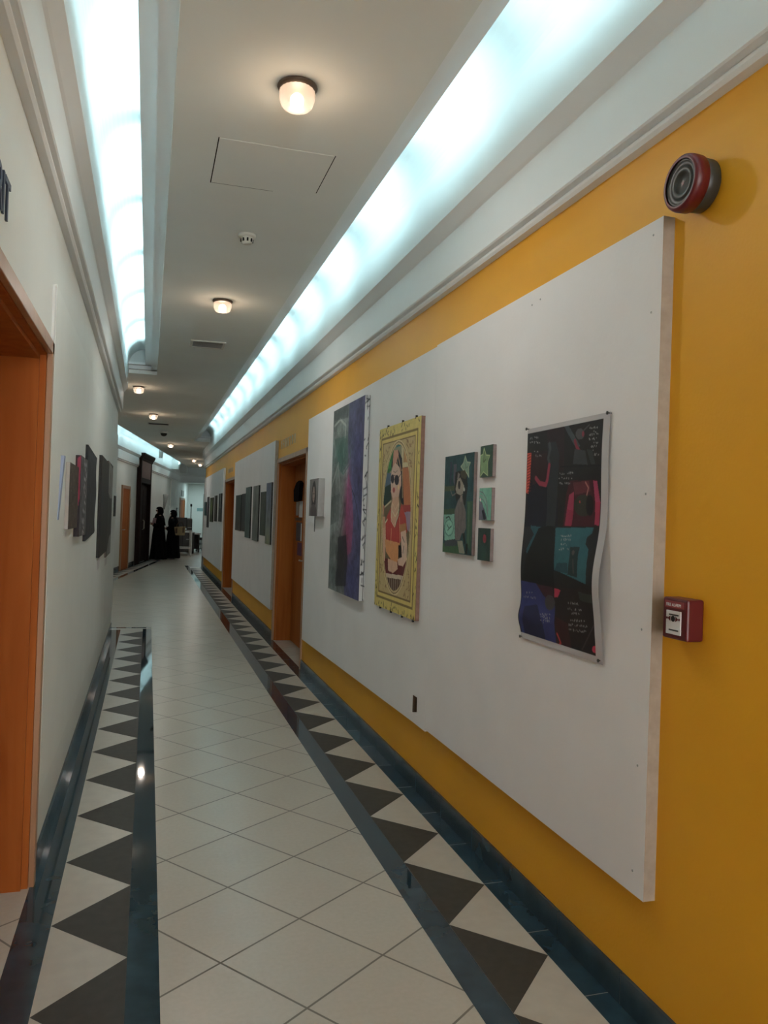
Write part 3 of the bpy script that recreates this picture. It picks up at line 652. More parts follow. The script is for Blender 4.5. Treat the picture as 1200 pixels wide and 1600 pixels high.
A.poly(st, (96, 122, 84)); A.line(st+st[:1], .025, (150, 164, 110)); A.line([(590, 190), (580, 320), (605, 290)], .03, (44, 50, 34)); A.noise(.25, 8, 8, 4)
canvas_right('painting', 'small dark green canvas with a yellow-green star, top of three', 'painting', A, 1.424, 3.197, 3.334, 1.697, 1.837)
A = Art(54, 60, (86, 140, 120), [(530, 640), (670, 630), (665, 1010), (518, 1012)])
for k, c in enumerate(((90, 84, 96), (120, 126, 124), (86, 90, 100))): A.line([(520, 670+k*40), (570, 690+k*40), (610, 760+k*40), (630, 900+k*30)], .03, c)
A.poly([(520, 780), (560, 800), (620, 1010), (518, 1012)], (84, 84, 96)); A.poly([(555, 900), (575, 880), (610, 990), (580, 1010)], (24, 26, 34)); A.line([(580, 870), (615, 985)], .03, (34, 48, 60)); A.ell((540, 770), 8, 18, (190, 170, 170)); A.noise(.25, 8, 8, 6)
canvas_right('painting', 'small pale teal canvas with grey arcs, middle of three', 'painting', A, 1.424, 3.198, 3.331, 1.506, 1.649)
A = Art(54, 60, (34, 54, 50), [(517, 1103), (665, 1112), (650, 1495), (503, 1475)]); A.blot(.55, .35, .2, .2, (22, 36, 36), .9); A.ell((592, 1230), 20, 52, (124, 34, 48)); A.blot(.5, .8, .2, .3, (40, 76, 66), .5); A.noise(.25, 8, 8, 9)
canvas_right('painting', 'small dark canvas with one red blossom, bottom of three', 'painting', A, 1.424, 3.197, 3.332, 1.328, 1.471)

# --- comic poster on curling paper
A = Art(250, 350, (30, 28, 30), [(531, 186), (1000, 92), (965, 1530), (498, 1368)])
A.poly([(538, 320), (700, 300), (690, 740), (520, 735)], (36, 24, 30)); A.poly([(640, 170), (740, 150), (740, 420), (650, 430)], (42, 26, 32), .8)
A.poly([(540, 480), (640, 470), (700, 560), (705, 740), (520, 735)], (22, 22, 34)); A.poly([(560, 330), (640, 320), (640, 470), (560, 500)], (44, 26, 30))
A.poly([(645, 262), (690, 255), (712, 330), (700, 560), (690, 735), (640, 735), (645, 420)], (38, 42, 46)); A.line([(655, 270), (660, 300), (648, 350), (655, 375)], .02, (58, 64, 64)); A.line([(655, 390), (644, 470), (635, 500), (600, 492), (578, 462)], .022, (136, 34, 58))
A.poly([(530, 322), (552, 320), (545, 470), (535, 550), (522, 545)], (200, 62, 38))
for k in range(14): A.line([(530, 335+k*16), (548, 325+k*16)], .005, (90, 20, 20))
A.poly([(735, 170), (760, 165), (830, 280), (815, 310)], (58, 68, 70)); A.ell((828, 216), 25, 32, (66, 70, 72)); A.ell((846, 215), 7, 16, (130, 40, 60)); A.line([(800, 255), (812, 290), (826, 312)], .018, (120, 36, 54)); A.poly([(800, 300), (860, 310), (875, 390), (790, 385)], (52, 56, 58)); A.poly([(868, 300), (900, 310), (918, 385), (895, 390)], (44, 48, 48)); A.line([(880, 165), (850, 195)], .006, (70, 74, 70))
A.line([(720, 400), (965, 395)], .006, (20, 20, 26)); A.poly([(770, 480), (925, 474), (940, 740), (735, 738), (750, 560)], (62, 20, 30)); A.poly([(790, 490), (880, 480), (890, 540), (800, 560)], (88, 34, 42)); A.poly([(905, 480), (928, 482), (945, 610), (915, 600)], (150, 42, 78)); A.poly([(915, 600), (945, 600), (940, 735), (915, 730)], (150, 30, 66)); A.poly([(768, 560), (795, 542), (793, 650), (755, 640)], (142, 38, 70)); A.poly([(755, 640), (793, 650), (785, 735), (745, 735)], (130, 26, 56))
A.ell((850, 620), 56, 62, (44, 44, 36)); A.ell((885, 620), 22, 60, (24, 22, 24)); A.line([(862, 490), (878, 520), (868, 560)], .008, (150, 90, 80)); A.ell((828, 600), 4, 8, (150, 40, 40))
A.poly([(515, 735), (935, 745), (932, 1100), (515, 1060)], (28, 28, 30)); A.poly([(555, 730), (620, 742), (590, 800), (548, 895), (538, 880)], (30, 76, 84)); A.poly([(690, 745), (912, 746), (905, 780), (880, 800), (876, 840), (898, 870), (900, 1068), (760, 1005), (710, 985), (700, 860)], (30, 84, 92)); A.poly([(725, 945), (785, 945), (790, 1005), (712, 990)], (28, 62, 70))
A.poly([(790, 855), (846, 855), (842, 900), (848, 1030), (790, 1012), (795, 900)], (28, 44, 46)); A.ell((812, 888), 8, 14, (72, 66, 62)); A.line([(815, 930), (825, 1000)], .012, (60, 60, 58), .8)
A.poly([(600, 745), (655, 732), (695, 745), (702, 860), (712, 1095), (515, 1050), (545, 890)], (17, 17, 18)); A.poly([(515, 740), (548, 735), (575, 780), (540, 860), (515, 900)], (38, 36, 40))
A.poly([(510, 1042), (600, 1060), (640, 1130), (705, 1190), (703, 1420), (505, 1362)], (44, 50, 104)); A.poly([(530, 1190), (600, 1180), (640, 1300), (640, 1400), (520, 1365)], (32, 34, 66)); A.poly([(600, 1062), (700, 1085), (703, 1200), (650, 1140)], (56, 28, 40)); A.ell((676, 1170), 30, 44, (60, 60, 62))
A.poly([(706, 1085), (935, 1100), (938, 1500), (706, 1422)], (34, 27, 28)); A.poly([(708, 1088), (748, 1100), (725, 1140), (706, 1140)], (164, 30, 62)); A.poly([(708, 1250), (780, 1290), (790, 1440), (706, 1420)], (52, 26, 28)); A.line([(715, 1350), (728, 1400), (715, 1420), (745, 1430)], .012, (176, 40, 40)); A.ell((922, 1440), 14, 20, (176, 34, 66)); A.line([(850, 1440), (930, 1300)], .006, (60, 50, 52)); A.poly([(850, 1110), (930, 1130), (930, 1180), (860, 1160)], (44, 50, 44))
n_ = 0
for x, y, wd, sl in ((543, 243, 50, -.1), (543, 270, 62, -.1), (568, 320, 25, 0), (568, 343, 38, 0), (880, 190, 50, -.1), (895, 210, 20, 0), (880, 228, 50, -.1), (880, 250, 46, 0), (888, 272, 38, 0), (892, 293, 32, 0), (905, 312, 8, 0), (908, 338, 32, 0),
        (712, 445, 80, -.05), (708, 470, 78, 0), (703, 500, 68, 0), (727, 797, 64, 0), (725, 820, 62, 0), (733, 846, 36, 0), (722, 872, 58, 0), (538, 1118, 34, .1), (522, 1140, 78, .15), (622, 1240, 56, .15), (625, 1257, 50, .15), (625, 1275, 48, .15), (635, 1293, 14, 0),
        (786, 1180, 60, .1), (778, 1212, 92, .15), (792, 1238, 54, .1), (780, 1275, 100, .1), (778, 1302, 108, .12), (782, 1332, 100, .12)):
    n_ += 1; A.text(x, y, wd, 12, sl, n_*13, (150, 150, 146), .0030)
A.noise(.18, 20, 28, 12)
A.a *= .78
wm = (A.u > .93) | (A.v < .022) | (A.v > .972) | (A.u < .004); A.put(wm.astype(float), (150, 146, 146))
def paper(u, v):
    out = .004+.028*np.exp(-((v-.66)/.17)**2)*(.45+.55*u)*np.minimum(1, (1-v)*9)+.016*np.exp(-((v-.90)/.06)**2)*(1-u)+.004*np.sin(v*9)*u
    return (1.4385-out, 2.892-.596*u, 1.872-.826*v)
po = bpy.data.objects.new('poster', None); COL.objects.link(po); po.location = (1.4385, 2.594, 1.045)
tag(po, 'dark comic-strip poster with crimson and teal panels, curling off the near board', 'poster')
art_mesh(A, 'printed_sheet', po, paper)
for y, z in ((2.885, 1.872), (2.302, 1.868), (2.885, 1.052), (2.312, 1.058)):
    MB().lathe([(.002, 0), (.002, -.014), (.006, -.014), (.006, -.017), (.001, -.018)], 10, axis='x', c=(1.4400, y, z)).build('nail', 'charcoal_plastic', po, True, world=True)

# --- small deep portrait canvas beside the doorway, with a stylus of cord below
A = Art(46, 46, (98, 92, 90)); A.uell(.52, .5, .26, .44, (28, 24, 24)); A.uell(.5, .42, .13, .22, (132, 112, 104)); A.uell(.52, .9, .36, .22, (70, 60, 62)); A.line([(.42, .4), (.47, .4)], .03, (30, 26, 26)); A.line([(.53, .4), (.58, .4)], .03, (30, 26, 26)); A.line([(.47, .53), (.54, .53)], .02, (110, 60, 60)); A.noise(.3, 6, 6, 3)
canvas_right('painting', 'small deep box canvas with grey portrait beside the near doorway', 'painting', A, 1.384, 6.717, 7.095, 1.50, 1.825, side='box_side')
m = MB().tube([(1.434, 7.07, 1.50), (1.434, 7.072, 1.36)], .003, 6); tag(m.build('cord', 'charcoal_plastic'), 'short dark cord hanging below the small grey portrait', 'cord')

# --- works on the board between the doorways (picture left is the far edge)
def simple(name, label, y0, y1, z0, z1, base, spots, xf=1.427, seed=1, lines=(), amp=.5):
    A = Art(40, 60, base)
    for s_ in spots: A.blot(*s_)
    for P, wd, c in lines: A.line(P, wd, c)
    A.noise(amp, 6, 8, seed); return canvas_right(name, label, 'painting', A, xf, y0, y1, z0, z1, 'dark_canvas')
simple('painting', 'dark green canvas fading to brown, farthest on the board between the doorways', 13.03, 13.84, 1.22, 1.805, (30, 46, 40), ((.5, .9, .6, .3, (54, 42, 38), .8),), seed=2)
simple('painting', 'narrow near-black canvas beside the dark green one', 12.40, 12.95, 1.225, 1.813, (22, 32, 32), ((.6, .7, .2, .3, (40, 48, 50), .7),), seed=3)
simple('painting', 'tall narrow teal-grey canvas beside the near-black one', 11.75, 12.36, 1.143, 1.90, (52, 72, 70), ((.5, .6, .4, .3, (38, 56, 58), .8),), seed=4, xf=1.422)
simple('painting', 'tall pale grey canvas with one dark smear, centre of the board between the doorways', 10.86, 11.46, 1.130, 1.893, (84, 90, 84), ((.45, .4, .12, .14, (40, 48, 44), .9), (.5, .85, .5, .2, (62, 72, 70), .6)), seed=5, xf=1.422)
simple('painting', 'short olive-black canvas between the pale grey and the blue-to-yellow canvases', 10.19, 10.70, 1.225, 1.793, (36, 44, 34), ((.4, .5, .3, .3, (50, 58, 46), .6),), seed=6)
simple('painting', 'tall canvas shading from blue sky to pale yellow, nearest to the doorway', 9.69, 10.13, 1.134, 1.893, (92, 98, 104), ((.5, .1, .7, .25, (70, 84, 116), .8), (.5, .95, .7, .25, (106, 108, 78), .9), (.55, .35, .12, .12, (52, 66, 70), .8), (.5, .6, .15, .05, (66, 70, 60), .8)), seed=7, xf=1.422)
# --- works on the farthest board
simple('painting', 'small teal canvas on the farthest board', 21.1, 21.8, 1.42, 1.772, (30, 66, 68), (), 1.42, 8)
simple('painting', 'very narrow grey-violet canvas hanging lowest on the farthest board', 20.2, 20.75, 1.13, 1.89, (56, 54, 62), ((.5, .85, .6, .2, (30, 32, 30), .9),), 1.42, 9)
simple('painting', 'yellow-green canvas on the farthest board', 18.85, 19.72, 1.283, 1.853, (48, 54, 30), ((.5, .4, .3, .25, (100, 118, 40), .9),), 1.42, 10)
simple('painting', 'grey striped canvas on the farthest board, next to the yellow-green one', 17.85, 18.38, 1.31, 1.88, (62, 62, 58), ((.5, .8, .5, .2, (40, 42, 44), .8),), 1.42, 11)
simple('painting', 'black and white striped canvas on the farthest board nearest the doorway', 16.62, 17.23, 1.32, 1.903, (26, 32, 30), (), 1.42, 12, lines=(([(.65, .02), (.62, .5)], .07, (150, 156, 152)),))
m = MB().box(1.435, 1.486, 22.37, 22.50, .0, 2.0); tag(m.build('edge_strip', 'grey_plastic', bevel=.003), 'grey corner guard at the far end of the yellow wall', 'corner guard')

# --- works on the left wall (picture left is the near edge)
LX = XL+.011
def canvas_left(name, label, art, th, y0, y1, z0, z1, side='canvas_side', yo=None, edge=None):
    xf = LX+th; root = tag(MB().box(LX, xf, y0, y1, z0, z1).build(name, side, bevel=.0015), label, 'painting')
    art_mesh(art, 'painted_surface', root, lambda u, v: (np.full_like(u, xf+.0008), y0+(y1-y0)*u, z1+(z0-z1)*v))
    if edge is not None: art_mesh(edge, 'painted_edge', root, lambda u, v: (LX+(xf-LX)*u, np.full_like(u, y0-.0008), z1+(z0-z1)*v))
    return root
A = Art(40, 70, (58, 50, 42)); A.noise(1.0, 10, 14, 4)
for k in range(40): A.line([(RNG.random(), RNG.random())]*2, .012, (130, 116, 90) if k % 3 else (30, 24, 22))
canvas_left('painting', 'brown crusted canvas with cream side, nearest thick work on the left wall', A, .018, 4.146, 4.65, 1.396, 1.722, 'box_side')
A = Art(40, 70, (66, 66, 70)); A.noise(1.2, 9, 14, 7)
for k in range(30): v0 = RNG.random(); u0 = .4+.4*RNG.random(); A.line([(u0, v0), (u0+.1, v0+.03)], .014, (168, 168, 170))
E_ = Art(12, 70, (30, 22, 26)); E_.poly([(.35, .04), (1, 0), (1, .5), (.7, .62), (.35, .6)], (120, 24, 52)); E_.noise(.4, 3, 12, 2)
canvas_left('painting', 'grey speckled canvas with a crimson stripe down its side', A, .028, 4.66, 5.14, 1.345, 1.79, 'dark_canvas', edge=E_)
# slate slab with a wavy far edge
def slab(name, label, x0, x1, y0, y1, z0, z1, seed, amp):
    r_ = random.Random(seed); pts = [(y0, z0), (y0, z1)]; n = 14
    ph = r_.random()*6
    for k in range(n+1):
        t_ = k/n; pts.append((y1-amp*(.5+.5*math.sin(ph+t_*11))-(amp*.9 if k in (n,) else 0), z1-(z1-z0)*t_+(.03 if k == n else 0)+(-.03 if k == 0 else 0)))
    m = MB(); n2 = len(pts); m.add([(x0, y, z) for y, z in pts]+[(x1, y, z) for y, z in pts], [tuple(range(n2)), tuple(range(2*n2-1, n2-1, -1))]+[(i, (i+1) % n2, (i+1) % n2+n2, i+n2) for i in range(n2)])
    return tag(m.build(name, 'slate', bevel=.001), label, 'painting')
slab('slate_slab', 'dark slate-grey slab with a wavy torn edge on the left wall', LX, LX+.016, 5.32, 6.26, 1.295, 1.90, 2, .10)
A = Art(60, 90, (30, 30, 30)); A.noise(.6, 12, 4, 3); A.poly([(.62, .0), (1, .02), (1, .35), (.8, .4), (.68, .2)], (94, 94, 90)); A.poly([(.72, .72), (1, .6), (1, 1), (.72, 1)], (92, 96, 92)); A.noise(.5, 4, 14, 5)
canvas_left('painting', 'tall charcoal-black canvas, the longest work on the left wall', Art.__new__(Art) if False else (lambda a: (a.noise(.5, 12, 5, 3), a)[1])(Art(50, 90, (26, 26, 25))), .022, 6.75, 7.95, 1.11, 1.93, 'dark_canvas')
A = Art(50, 90, (40, 42, 38)); A.poly([(0, 0), (1, .03), (1, .37), (.5, .38), (0, .30)], (108, 106, 100)); A.poly([(.2, .95), (.6, .8), (1, .78), (1, 1), (.2, 1)], (96, 98, 92)); A.noise(.7, 10, 6, 6)
canvas_left('painting', 'grey and black canvas with pale top, behind the tallest black work', A, .012, 8.02, 9.0, 1.04, 1.96)
A = Art(24, 30, (44, 46, 42)); A.noise(.5, 5, 6, 6); canvas_left('painting', 'small dark sketch at the far end of the left wall', A, .010, 9.78, 10.2, 1.42, 1.66, 'dark_canvas')
m = MB(); m.add([(LX+.002, 3.83, 1.445), (LX+.002, 3.89, 1.445), (LX+.014, 3.965, 1.738), (LX+.014, 3.905, 1.738), (LX, 3.83, 1.445), (LX, 3.89, 1.445), (LX, 3.965, 1.738), (LX, 3.905, 1.738)], [(0, 1, 2, 3), (4, 7, 6, 5), (0, 4, 5, 1), (2, 6, 7, 3), (1, 5, 6, 2), (0, 3, 7, 4)])
tag(m.build('paper_strip', 'blue_paper'), 'pale blue slanted paper strip nearest the door on the left wall', 'paper')
for nm, y0, y1, z0, z1, lb in (('caption_card', 6.9, 7.25, 1.0, 1.085, 'small white caption card under the tall black canvas'), ('caption_card', 8.15, 8.6, .95, 1.02, 'small white caption card under the grey and black canvas'), ('caption_card', 4.18, 4.26, 1.36, 1.385, 'tiny white caption card under the brown crusted canvas')):
    tag(MB().box(LX, LX+.002, y0, y1, z0, z1).build(nm, 'white_paper'), lb, 'card')
tag(MB().box(XL, XL+.0095, 3.44+.04, 3.53, 1.75, 2.40).build('filler_strip', 'plaster'), 'narrow pale filler strip between the door frame and the left panel', 'strip')

# ------------------------------------------------------------------ lettering
def letters(txt, name, mt, loc, rot, size, ext, sx=1):
    c = bpy.data.curves.new(name, 'FONT'); c.body = txt; c.size = size; c.extrude = ext; c.offset = .0015 if size > .1 else 0
    o = bpy.data.objects.new(name, c); COL.objects.link(o); bpy.context.view_layer.update()
    me = bpy.data.meshes.new_from_object(o.evaluated_get(bpy.context.evaluated_depsgraph_get())); bpy.data.objects.remove(o)
    me.materials.clear(); me.materials.append(MATS[mt]); o = bpy.data.objects.new(name, me); COL.objects.link(o)
    o.location = loc; o.rotation_euler = rot; o.scale = (sx, 1, 1); return o
lt = letters('RIT', 'wall_lettering', 'letter_navy', (XL+.003, 2.218, 2.275), (PI/2, 0, PI/2), .160, .003, .86)
tag(lt, 'dark blue capital letters on the white wall above the left door', 'lettering')
# pale illegible lettering above the two right doorways: stroke marks
for (ya, yb, z0, z1, lb) in ((8.42, 9.45, 2.275, 2.375, 'faint pale raised letters above the nearer right-hand doorway'), (15.0, 16.0, 2.28, 2.36, 'faint pale raised letters above the farther right-hand doorway')):
    m = MB(); n = 7
    for k in range(n):
        y = yb-(yb-ya)*(k+.5)/n; s_ = .035
        m.box(XR-.006, XR, y-s_, y-s_+.018, z0, z1)
        if k % 3: m.box(XR-.006, XR, y-s_, y+s_, z1-.018, z1)
        if k % 2: m.box(XR-.006, XR, y-s_, y+s_, (z0+z1)/2-.009, (z0+z1)/2+.009)
        if k % 3 != 1: m.box(XR-.006, XR, y+s_-.018, y+s_, z0, z1)
    tag(m.build('door_lettering', 'letter_pale'), lb, 'lettering')

# ------------------------------------------------------------------ fire alarm sounder and call point
t = thing('alarm_sounder', 'round red and charcoal fire alarm sounder high on the yellow wall', 'fire alarm', (XR, 1.915, 2.465))
MB().lathe([(.062, 0), (.072, -.008), (.074, -.045), (.070, -.048)], 40, axis='x').build('base', 'charcoal_plastic', t, True)
MB().lathe([(.072, -.044), (.078, -.048), (.079, -.072), (.076, -.084), (.070, -.090), (.064, -.088)], 40, axis='x', cap=False).build('red_ring', 'red_plastic', t, True)
MB().lathe([(.066, -.070), (.064, -.086), (.058, -.083), (.046, -.079), (.044, -.083), (.030, -.080), (.028, -.076), (.002, -.076)], 40, axis='x').build('grille', 'charcoal_plastic', t, True)
m = MB(); m.add([(-.0775, .010*math.cos(PI/2+2*PI*k/10)*(1 if k % 2 == 0 else .4), .010*math.sin(PI/2+2*PI*k/10)*(1 if k % 2 == 0 else .4)) for k in range(10)], [tuple(range(10))]); m.build('emblem', 'red_plastic', t)
t = thing('call_point', 'red square break-glass fire call point on the yellow wall', 'fire alarm', (XR, 1.925, 1.245))
MB().box(-.055, 0, -.055, .055, -.058, .058).build('case', 'red_plastic', t, bevel=.006)
MB().box(-.058, -.054, -.030, .034, -.044, .022).build('glass_plate', 'white_paper', t, bevel=.001)
MB().box(-.0565, -.054, -.040, .042, .030, .049).build('title_strip', mat('dull_red', (.30, .06, .06), .5) and 'dull_red', t)
fa = letters('FIRE ALARM', 'title_text', 'white_paper', (-.0575, .036, .0345), (PI/2, 0, -PI/2), .0125, .0003); fa.parent = t
m = MB()
for k in (-1, 1):     # two arrows and the central disc
    m.add([(-.0588, .002+k*.024, .0), (-.0588, .002+k*.011, .008), (-.0588, .002+k*.011, -.008)], [(0, 1, 2)])
    m.box(-.0588, -.058, .002+min(k*.024, k*.030), .002+max(k*.024, k*.030), -.003, .003)
m.build('arrows', 'red_plastic', t)
MB().lathe([(.0085, 0), (.0085, -.001)], 20, axis='x', c=(-.058, .002, 0)).build('press_dot', 'black_plastic', t)
MB().box(-.0585, -.058, -.022, .020, .009, .013).box(-.0585, -.058, -.022, .020, -.034, -.030).build('caption_line', 'charcoal_plastic', t)

# ------------------------------------------------------------------ things hung on the leaf of the near right-hand door
LXf = XR+.20
m = MB()
pts = [(9.32, 1.66), (9.02, 1.67), (9.00, 1.80), (8.95, 1.87), (9.05, 1.90), (9.2, 1.88), (9.35, 1.80)]
n2 = len(pts); m.add([(LXf-.004, y, z) for y, z in pts]+[(LXf-.05, y, z) for y, z in pts], [tuple(range(n2)), tuple(range(2*n2-1, n2-1, -1))]+[(i, (i+1) % n2, (i+1) % n2+n2, i+n2) for i in range(n2)])
tag(m.build('cloth_bag', 'fabric_black', bevel=.008), 'black cloth bag hooked on the near right-hand door', 'bag')
def sheet(name, lb, cat, y0, y1, z0, z1, mt): tag(MB().box(LXf-.003, LXf-.0005, y0, y1, z0, z1).build(name, mt), lb, cat)
sheet('notice', 'pale grey notice sheet on the door, left one below the bag', 'notice', 9.24, 9.40, 1.50, 1.66, 'grey_plastic')
sheet('notice', 'white notice sheet on the door, right one below the bag', 'notice', 8.99, 9.20, 1.48, 1.665, 'white_paper')
sheet('notice', 'dark strip notice under the white sheets on the door', 'notice', 9.04, 9.42, 1.44, 1.475, 'black_plastic')
t = thing('notice', 'dark poster with white edge on the near right-hand door', 'notice', (LXf, 9.15, 1.2))
MB().box(-.003, -.0005, -.16, .2, .005, .22).build('sheet', 'letter_navy', t); MB().box(-.0034, -.0029, -.16, -.10, .01, .21).build('white_margin', 'white_paper', t)
sheet('notice', 'purple sheet lowest on the near right-hand door', 'notice', 8.97, 9.24, 1.04, 1.19, 'purple_paper')

# ------------------------------------------------------------------ far wing: wall pieces and furniture
def wing_thing(name, lb, cat, y, z, **k): return thing(name, lb, cat, (*WP(0, y), z), WROT, **k)
t = wing_thing('door_sign', 'small grey sign plate beside the far orange door', 'sign', 1.75, 1.68)
MB().box(0, .012, -.08, .08, -.11, .11).build('plate', 'grey_plastic', t, bevel=.003)
t = wing_thing('wall_sconce', 'grey tapering wall uplighter above the two women', 'light', 8.65, 1.56)
R = []
for h, r_ in ((0, .05), (.2, .09), (.42, .15), (.53, .18)): R.append([(.002+max(0, r_*math.sin(PI*j/11)), -r_*math.cos(PI*j/11), h) for j in range(12)])
MB().rings(R).build('shade', 'grey_plastic', t, True)
t = wing_thing('wall_sign', 'grey square sign above the farthest orange door', 'sign', 14.8, 2.28); MB().box(0, .02, -.5, .5, -.12, .12).build('plate', 'grey_plastic', t, bevel=.004)
t = wing_thing('wall_panel', 'narrow dark framed picture on the far wall by the pillar', 'picture', 12.6, 1.35); MB().box(0.03, .055, -.25, .25, -.3, .3).build('frame', 'charcoal_plastic', t, bevel=.004); MB().box(.055, .058, -.2, .2, -.25, .25).build('print', 'grey_plastic', t)
t = thing('wall_notice', 'pale teal notice on the white end wall', 'notice', (2.3, 37.8, 1.62)); MB().box(-.16, .16, -.012, 0, -.07, .07).build('sheet', mat('pale_teal', (.25, .42, .42)) and 'pale_teal', t)
MB().box(-.12, .12, -.0135, -.0125, .015, .03).box(-.12, .08, -.0135, -.0125, -.03, -.015).build('printed_lines', 'grey_plastic', t)

# white steel trolley table with a wide dark monitor
t = thing('table', 'white-framed table with a low shelf rail behind the women', 'table', (1.10, 28.5, 0))
MB().box(-.30, .36, -.55, .55, .84, .88).build('tabletop', 'table_top', t, bevel=.006)
for x, y in ((-.27, -.52), (.33, -.52), (-.27, .52), (.33, .52)): MB().box(x-.025, x+.025, y-.025, y+.025, 0, .84).build('leg', 'white_metal', t, bevel=.004)
MB().box(-.27, .33, -.54, -.50, .24, .29).box(-.27, .33, .50, .54, .24, .29).box(.31, .35, -.52, .52, .24, .29).build('shelf_rail', 'white_metal', t, bevel=.003)
t = thing('monitor', 'wide black screen standing on the white-framed table', 'monitor', (1.08, 28.6, .88))
MB().box(-.26, .22, -.03, .03, .06, .42).build('housing', 'black_plastic', t, bevel=.01); MB().box(-.24, .20, -.034, -.03, .08, .40).build('screen', 'charcoal_plastic', t)
MB().box(-.06, .04, -.03, .05, 0, .1).build('stand_neck', 'black_plastic', t); MB().box(-.15, .13, -.1, .1, 0, .015).build('foot', 'black_plastic', t, bevel=.004)
t = thing('printer', 'dark grey boxy printer at the right end of the table', 'printer', (1.36, 28.2, .88))
MB().box(-.09, .09, -.15, .2, 0, .38).build('body', 'charcoal_plastic', t, bevel=.02); MB().box(-.07, .07, -.22, -.15, .08, .10).build('paper_tray', 'grey_plastic', t, bevel=.004); MB().box(-.08, .08, -.1, .15, .38, .41).build('lid', 'grey_plastic', t, bevel=.008)
t = thing('cabinet', 'low black cabinet standing under and beside the white-framed table', 'cabinet', (1.2, 29.9, 0))
MB().box(-.42, .42, -.25, .25, .05, .74).build('body', 'black_plastic', t, bevel=.008); MB().box(-.44, .44, -.27, .27, .74, .77).build('top', 'table_top', t, bevel=.005)
for x in (-.38, .38): MB().box(x-.03, x+.03, -.22, .22, 0, .05).build('foot', 'black_plastic', t)
for k, x in enumerate((-.21, .21)):
    d_ = MB().box(x-.19, x+.19, -.268, -.25, .09, .70).build('door', 'charcoal_plastic', t, bevel=.003); MB().box(x-.08, x+.02, -.28, -.268, .5, .53).build('handle', 'grey_plastic', d_)
t = thing('side_table', 'small light-topped table with dark sides right of the black cabinet', 'table', (1.66, 31.0, 0))
MB().box(-.22, .26, -.3, .3, .66, .72).build('tabletop', 'white_metal', t, bevel=.006)
for x in (-.19, .20): MB().box(x-.02, x+.02, -.27, .27, .0, .66).build('side_panel', 'charcoal_plastic', t)
MB().box(-.17, .18, .24, .27, .1, .66).build('back_panel', 'black_plastic', t)
t = thing('floor_stand', 'thin black upright pole stand in front of the end wall', 'stand', (1.52, 30.6, 0))
MB().tube([(0, 0, .02), (0, 0, 1.76)], .016).build('pole', 'black_plastic', t, True); MB().lathe([(.16, 0), (.16, .02), (.03, .03)], 20).build('base', 'black_plastic', t, True); MB().box(-.035, .035, -.02, .02, 1.70, 1.80).build('head', 'black_plastic', t, bevel=.005)
t = thing('office_chair', 'low black swivel stool on castors at the right of the far furniture', 'chair', (1.98, 31.6, 0))
MB().lathe([(.17, .44), (.19, .46), (.19, .50), (.17, .53)], 24).build('seat', 'black_plastic', t, True); MB().tube([(0, 0, .08), (0, 0, .44)], .025).build('post', 'steel', t, True)
for k in range(5):
    a_ = 2*PI*k/5; lg = MB().tube([(0, 0, .1), (.2*math.cos(a_), .2*math.sin(a_), .07)], [.02, .014]).build('leg', 'black_plastic', t, True)
    MB().lathe([(.03, -.015), (.03, .015)], 14, axis='y', c=(.2*math.cos(a_), .2*math.sin(a_), .03)).build('castor', 'black_plastic', lg, True)

